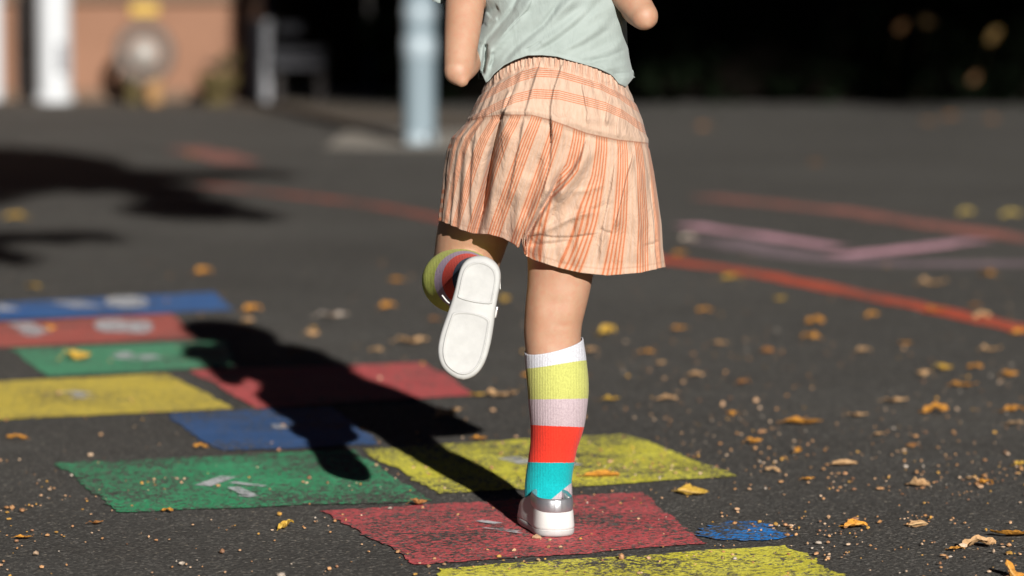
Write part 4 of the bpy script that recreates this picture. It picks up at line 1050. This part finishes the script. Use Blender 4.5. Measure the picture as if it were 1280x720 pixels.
NEAR = [(1070, 661, 31, 'curled', 'o', 'small folded orange leaf right of the bright blue paint patch', .3, 0, .3, 1.4), (1224, 686, 40, 'crumpled', 't', 'crumpled pale tan leaf near the lower right corner', .2, 0, 0, 1.5),
 (1196, 690, 20, 'crumpled', 'o', 'crumbled bit of leaf left of the crumpled tan leaf', .0, 0, 0, .8), (1264, 672, 52, 'curled', 'o', 'long golden leaf reaching in from the right frame edge', 3.0, 0, .2, 1.0),
 (1266, 722, 44, 'curled', 'o', 'upright pointed orange leaf in the lower right corner', 2.2, -.75, .2, 1.2), (1148, 659, 26, 'flat', 't', 'thin pale curled leaf between the orange and the crumpled leaf', .2, 0, .5, .7),
 (867, 619, 40, 'curled', 'y', 'yellow rolled leaf near the corner of the yellow square', -.3, 0, .4, 1.0), (1056, 583, 32, 'curled', 't', 'pale tan leaf right of the yellow square point', .2, 0, .2, .8),
 (1005, 531, 46, 'curled', 'o', 'long orange-brown leaf on the right half of the asphalt', 0, 0, 0, .9), (1120, 504, 30, 'curled', 't', 'pale peach leaf under the red court line on the right', .1, 0, 0, 1.1),
 (1072, 522, 26, 'curled', 't', 'small peach leaf between two larger leaves on the right', .1, 0, 0, 1.0), (1170, 518, 28, 'crumpled', 'o', 'crumpled two-tone leaf on the right below the red line', .1, 0, 0, 2.0),
 (1268, 517, 26, 'crumpled', 'o', 'upper of two leaves at the right frame edge', .1, 0, 0, 1.4), (1270, 533, 26, 'flat', 't', 'lower paler of two leaves at the right frame edge', .1, 0, 0, 1.0), (1277, 585, 18, 'crumpled', 'y', 'golden leaf cut by the right frame edge', .1, 0, 0, 1.6),
 (942, 556, 22, 'crumpled', 'o', 'small crumpled leaf above the yellow square tip', .4, 0, 0, 1.3), (998, 568, 17, 'curled', 'o', 'small upright orange leaf right of the yellow square', 1.0, 0, 0, 2.2),
 (753, 598, 44, 'curled', 'o', 'orange-brown leaf lying on the yellow square', .2, 0, 0, .9), (628, 497, 38, 'flat', 't', 'pale tan leaf just left of the standing sock', 0, 0, 0, 1.4), (598, 497, 18, 'curled', 'y', 'small yellow leaf at the tip of the crimson square', 0, 0, 0, 1.5),
 (600, 551, 18, 'curled', 'o', 'small orange leaf at the corner of the shorts shadow', .2, 0, 0, 1.4), (560, 521, 36, 'curled', 't', 'tan leaf tilted up behind the raised shoe', .3, -.25, .3, 1.5), (516, 430, 38, 'flat', 't', 'broad tan leaf left of the raised shoe', 0, 0, 0, 1.6),
 (765, 502, 20, 'curled', 'y', 'golden leaf right of the sock below the knee', .2, 0, 0, 1.6), (760, 420, 26, 'crumpled', 'y', 'bright golden leaf standing up right of the knee', .8, 0, 0, 2.2), (523, 633, 22, 'crumpled', 'b', 'dark brown leaf crumb on the edge of the red square', .2, 0, 0, 1.4),
 (358, 662, 24, 'crumpled', 'y', 'crumpled yellow leaf in front of the green square', .7, -.3, 0, 1.5), (30, 675, 22, 'curled', 'o', 'small orange leaf at the lower left of the frame', .2, 0, 0, .9), (96, 452, 34, 'crumpled', 'y', 'golden leaf lying on the pale green square', .1, 0, 0, 1.6),
 (63, 415, 14, 'crumpled', 'o', 'orange leaf lying on the red square paled for haze', .3, 0, 0, 2.0), (255, 344, 20, 'crumpled', 'o', 'orange leaf beyond the bright blue square', .3, 0, 0, 2.0), (316, 391, 22, 'crumpled', 'o', 'orange leaf beside the end of the bright blue square', .3, 0, 0, 1.8),
 (485, 387, 18, 'crumpled', 'o', 'round orange leaf halfway between shadow and raised shoe', .3, 0, 0, 2.0), (417, 398, 36, 'flat', 'w', 'greyish white scrap of leaf above the girl shadow', .1, 0, 0, 1.5), (631, 379, 16, 'crumpled', 'y', 'golden leaf right of the raised shoe heel', .9, 0, 0, 2.4),
 (1168, 357, 32, 'flat', 't', 'pale leaf above the red court line on the right', .1, 0, 0, 1.7), (1208, 269, 17, 'crumpled', 'g', 'far golden leaf left of another near the right edge', .3, 0, 0, 2.0), (1264, 271, 21, 'crumpled', 'g', 'far golden leaf at the right edge near the faded line', .2, 0, 0, 1.6),
 (1240, 440, 24, 'flat', 't', 'pale leaf below the red line near the right edge', .1, 0, 0, 1.8), (1275, 420, 18, 'crumpled', 'o', 'orange leaf on the red line at the right edge', .3, 0, 0, 2.0), (1228, 399, 20, 'crumpled', 't', 'tan leaf lying on the red line', .3, 0, 0, 1.8), (1172, 390, 24, 'flat', 'o', 'orange leaf lying on the red line further left', .1, 0, 0, 1.6),
 (1207, 484, 32, 'flat', 'o', 'flat brown-orange leaf above the crumpled two-tone leaf', .1, 0, 0, 1.0)]
for a in NEAR:
    px_, py_, w_, kd_, cl_, lab, yw_, ti_, ro_, vs_ = a; leaf(px_, py_, w_, kd_, cl_, lab, None, yw_, ti_, ro_, vs_)
FAR = [(495, 351, 14, 'o', 'orange leaf speck below the curved red line left of the raised shoe'), (1020, 404, 17, 'o', 'upper of two orange leaf specks under the red line'), (1013, 424, 17, 'o', 'lower of two orange leaf specks under the red line'), (880, 389, 15, 'o', 'orange leaf speck right of the shorts hem below the red line'),
 (848, 411, 14, 'o', 'orange leaf speck level with the knee on the right'), (915, 349, 18, 'y', 'golden leaf touching the red line right of the shorts'), (1235, 345, 16, 'o', 'orange leaf between pink lines and red line at far right'), (1220, 383, 12, 'b', 'brown leaf speck just above the red line on the right'),
 (1155, 470, 14, 't', 'pale leaf speck left of a golden one on the right asphalt'), (1180, 462, 18, 'y', 'golden leaf above the flat brown-orange leaf on the right'), (1220, 460, 14, 'o', 'orange leaf right of the golden one on the right asphalt'), (42, 359, 16, 'y', 'golden leaf speck beyond the blue square at far left'),
 (18, 272, 20, 'y', 'golden leaf in the gap of the tree shadow at far left'), (20, 549, 18, 'o', 'orange leaf on bare asphalt below the ochre square'), (808, 442, 14, 'o', 'orange leaf level with the white sock cuff on the right'), (825, 455, 12, 't', 'pale speck beside the orange leaf level with the cuff'),
 (740, 440, 12, 't', 'pale leaf speck close to the right of the white cuff'), (870, 470, 14, 't', 'pale leaf speck above the yellow square to the right'), (835, 500, 18, 't', 'tan leaf on bare asphalt above the yellow square corner'), (915, 520, 12, 'o', 'orange speck left of the long orange-brown leaf'),
 (930, 480, 12, 'b', 'brown speck in the middle of the right asphalt'), (690, 545, 14, 'o', 'orange speck behind the red sock band'), (1100, 545, 12, 't', 'pale speck below the small peach leaf'), (1140, 560, 12, 'b', 'brown speck below the crumpled two-tone leaf'),
 (1010, 600, 13, 'o', 'orange speck right of the yellow square tip'), (965, 590, 13, 't', 'pale speck at the tip of the yellow square'), (1232, 606, 15, 'o', 'right one of a pair of specks near the right edge'), (1215, 600, 12, 't', 'left one of a pair of specks near the right edge'),
 (1150, 608, 20, 't', 'pale crumbled scrap halfway to the right edge'), (310, 402, 12, 't', 'pale speck beside the orange leaf at the blue square end'), (370, 440, 13, 'b', 'brown speck on the upper edge of the girl shadow'), (470, 440, 13, 't', 'pale speck above the crimson square'),
 (545, 400, 12, 'b', 'brown speck just left of the raised shoe'), (120, 655, 14, 'b', 'brown scrap in front of the green square corner'), (210, 640, 12, 'o', 'orange scrap on the near edge of the green square'), (390, 420, 14, 't', 'pale speck below the greyish white scrap'),
 (660, 470, 13, 'o', 'orange speck touching the lime sock band from the left'), (730, 470, 12, 'b', 'brown speck touching the lime sock band from the right'), (900, 430, 14, 't', 'pale speck right of the golden leaf by the knee'), (960, 440, 13, 'b', 'brown speck left of the two orange specks under the line'),
 (1080, 440, 14, 't', 'pale speck right of the two orange specks under the line'), (1130, 430, 12, 'o', 'orange speck below the middle of the right red line'), (1020, 205, 15, 'b', 'pale leaf far back above the faded red line'), (880, 160, 14, 'b', 'pale leaf near the foot of the hedge right of the shorts'),
 (1160, 152, 16, 'b', 'left of three leaves at the foot of the hedge'), (1190, 147, 16, 'b', 'middle of three leaves at the foot of the hedge'), (1240, 150, 15, 'b', 'right of three leaves at the foot of the hedge'), (240, 196, 14, 'b', 'pale leaf above the fingers of the tree shadow'),
 (250, 560, 12, 'o', 'orange speck between the blue and green squares'), (1262, 470, 16, 'o', 'orange leaf above the two leaves at the right edge'), (975, 375, 13, 'y', 'golden speck just below the red line right of the shorts'), (1090, 395, 12, 'o', 'orange speck just below the red line further right'),
 (860, 300, 16, 'w', 'whitish scrap at the left end of the mauve smudge'), (850, 320, 14, 'o', 'orange speck touching the red line beside the shorts hem')]
for px_, py_, w_, cl_, lab in FAR:
    leaf(px_, py_ + 2, w_ * (1.3 if py_ > 230 else 1.0), random.choice(('crumpled', 'crumpled', 'curled')), cl_, lab, vscale=random.uniform(1.2, 2.0))
# seeds, husks and crumbs: nobody could count them
def crumbs(n, seed):
    r = np.random.default_rng(seed); bm = bmesh.new(); bmesh.ops.create_icosphere(bm, subdivisions=1, radius=1)
    bv = np.array([v.co[:] for v in bm.verts]); bf = np.array([[v.index for v in f.verts] for f in bm.faces]); bm.free()
    pts = []
    while len(pts) < n:
        y = r.uniform(4.6, 9.5); 
        if r.uniform() > min(1, (5.3 / y) ** 5): continue
        x = r.uniform(-.15, .15) * y
        d = noise.noise(Vector((x * 1.6, y * 1.1, 3))) * .5 + .5 + noise.noise(Vector((x * 6, y * 3, 9))) * .25
        d *= .55 + .45 * np.clip((x / y * FPX + 640 - 300) / 900, 0, 1)
        if r.uniform() < max(.04, d ** 2.2): pts.append((x, y))
    while len(pts) < n * 1.3:                                       # drifts gathered round the near squares
        y = r.uniform(4.75, 5.75); x = r.uniform(-.15, .15) * y
        d = noise.noise(Vector((x * 3.2, y * 5.0, 17))) + .5 * noise.noise(Vector((x * 11, y * 9, 4)))
        if d > .12 + r.uniform(0, .35): pts.append((x, y))
    pts = np.array(pts); n = len(pts)
    s = np.exp(r.normal(math.log(.00155), .42, n)); s = np.clip(s, .0008, .0055); sc_ = np.stack([s * r.uniform(.7, 1.7, n), s * r.uniform(.7, 1.2, n), s * r.uniform(.5, .95, n)], 1)
    V_ = bv[None] * (1 + r.normal(0, .16, (n, len(bv), 1))) * sc_[:, None]; a = r.uniform(0, 6.28, n); ca, sa = np.cos(a)[:, None], np.sin(a)[:, None]
    x = V_[..., 0] * ca - V_[..., 1] * sa; y = V_[..., 0] * sa + V_[..., 1] * ca
    V_ = np.stack([x + pts[:, :1], y + pts[:, 1:], V_[..., 2] + sc_[:, 2:3] * .8 + .002], -1)
    F = (bf[None] + (np.arange(n) * len(bv))[:, None, None]).reshape(-1, 3)
    me = bpy.data.meshes.new('leaf_litter'); me.from_pydata(V_.reshape(-1, 3).tolist(), [], F.tolist()); me.update()
    pal = np.array([(.50, .26, .11), (.55, .33, .18), (.60, .42, .28), (.42, .20, .07), (.60, .32, .06), (.52, .44, .36), (.25, .12, .06), (.44, .22, .10)])
    cc = pal[r.choice(len(pal), n, p=[.22, .2, .14, .12, .1, .06, .08, .08])] * r.uniform(.75, 1.15, (n, 1)); cc = np.clip(np.repeat(np.c_[cc, np.ones(n)], len(bv), 0), 0, 1)
    at = me.attributes.new('tint', 'FLOAT_COLOR', 'POINT'); at.data.foreach_set('color', cc.astype(np.float32).ravel())
    o = link('leaf_litter', me, M['crumb'], None, smooth=False); tag(o, 'fine scatter of tan seeds and husks over the asphalt', 'litter', kind='stuff')
crumbs(1250, 5)
# low twigs with a few sunlit autumn leaves, poking out of the hedge
tw = empty('hedge_sprig', (2.2, yh - .1, 0)); tag(tw, 'thin twigs holding a few lit autumn leaves in front of the dark hedge', 'sprig')
for px_, py_, sz, cl_ in ((1243, 44, .05, (.24, .16, .05)), (1160, 27, .04, (.07, .06, .03)), (1127, 33, .035, (.05, .016, .008)), (1218, 97, .035, (.06, .028, .02))):
    y = yh - .35; p = V(px_, py_, y)
    Pp = tube([(p.x + .05, yh + .6, 0, .008, .008), (p.x + .03, yh + .3, p.z * .6, .006, .006), (p.x, y, p.z, .003, .003)], n=6, per=3); link('twig', join_grids('twig', [Pp]), M['olive'], tw)
    o = bpy.data.objects.new('twig_leaf', random.choice(LM['flat'])); COL.objects.link(o); o.parent = tw; o.matrix_parent_inverse = Matrix.Translation(tw.location).inverted()
    o.location = p; o.scale = (sz * 1.7,) * 3; o.rotation_euler = (R(75), R(random.uniform(-90, 90)), R(random.uniform(-30, 30))); o.color = (*cl_, 1)
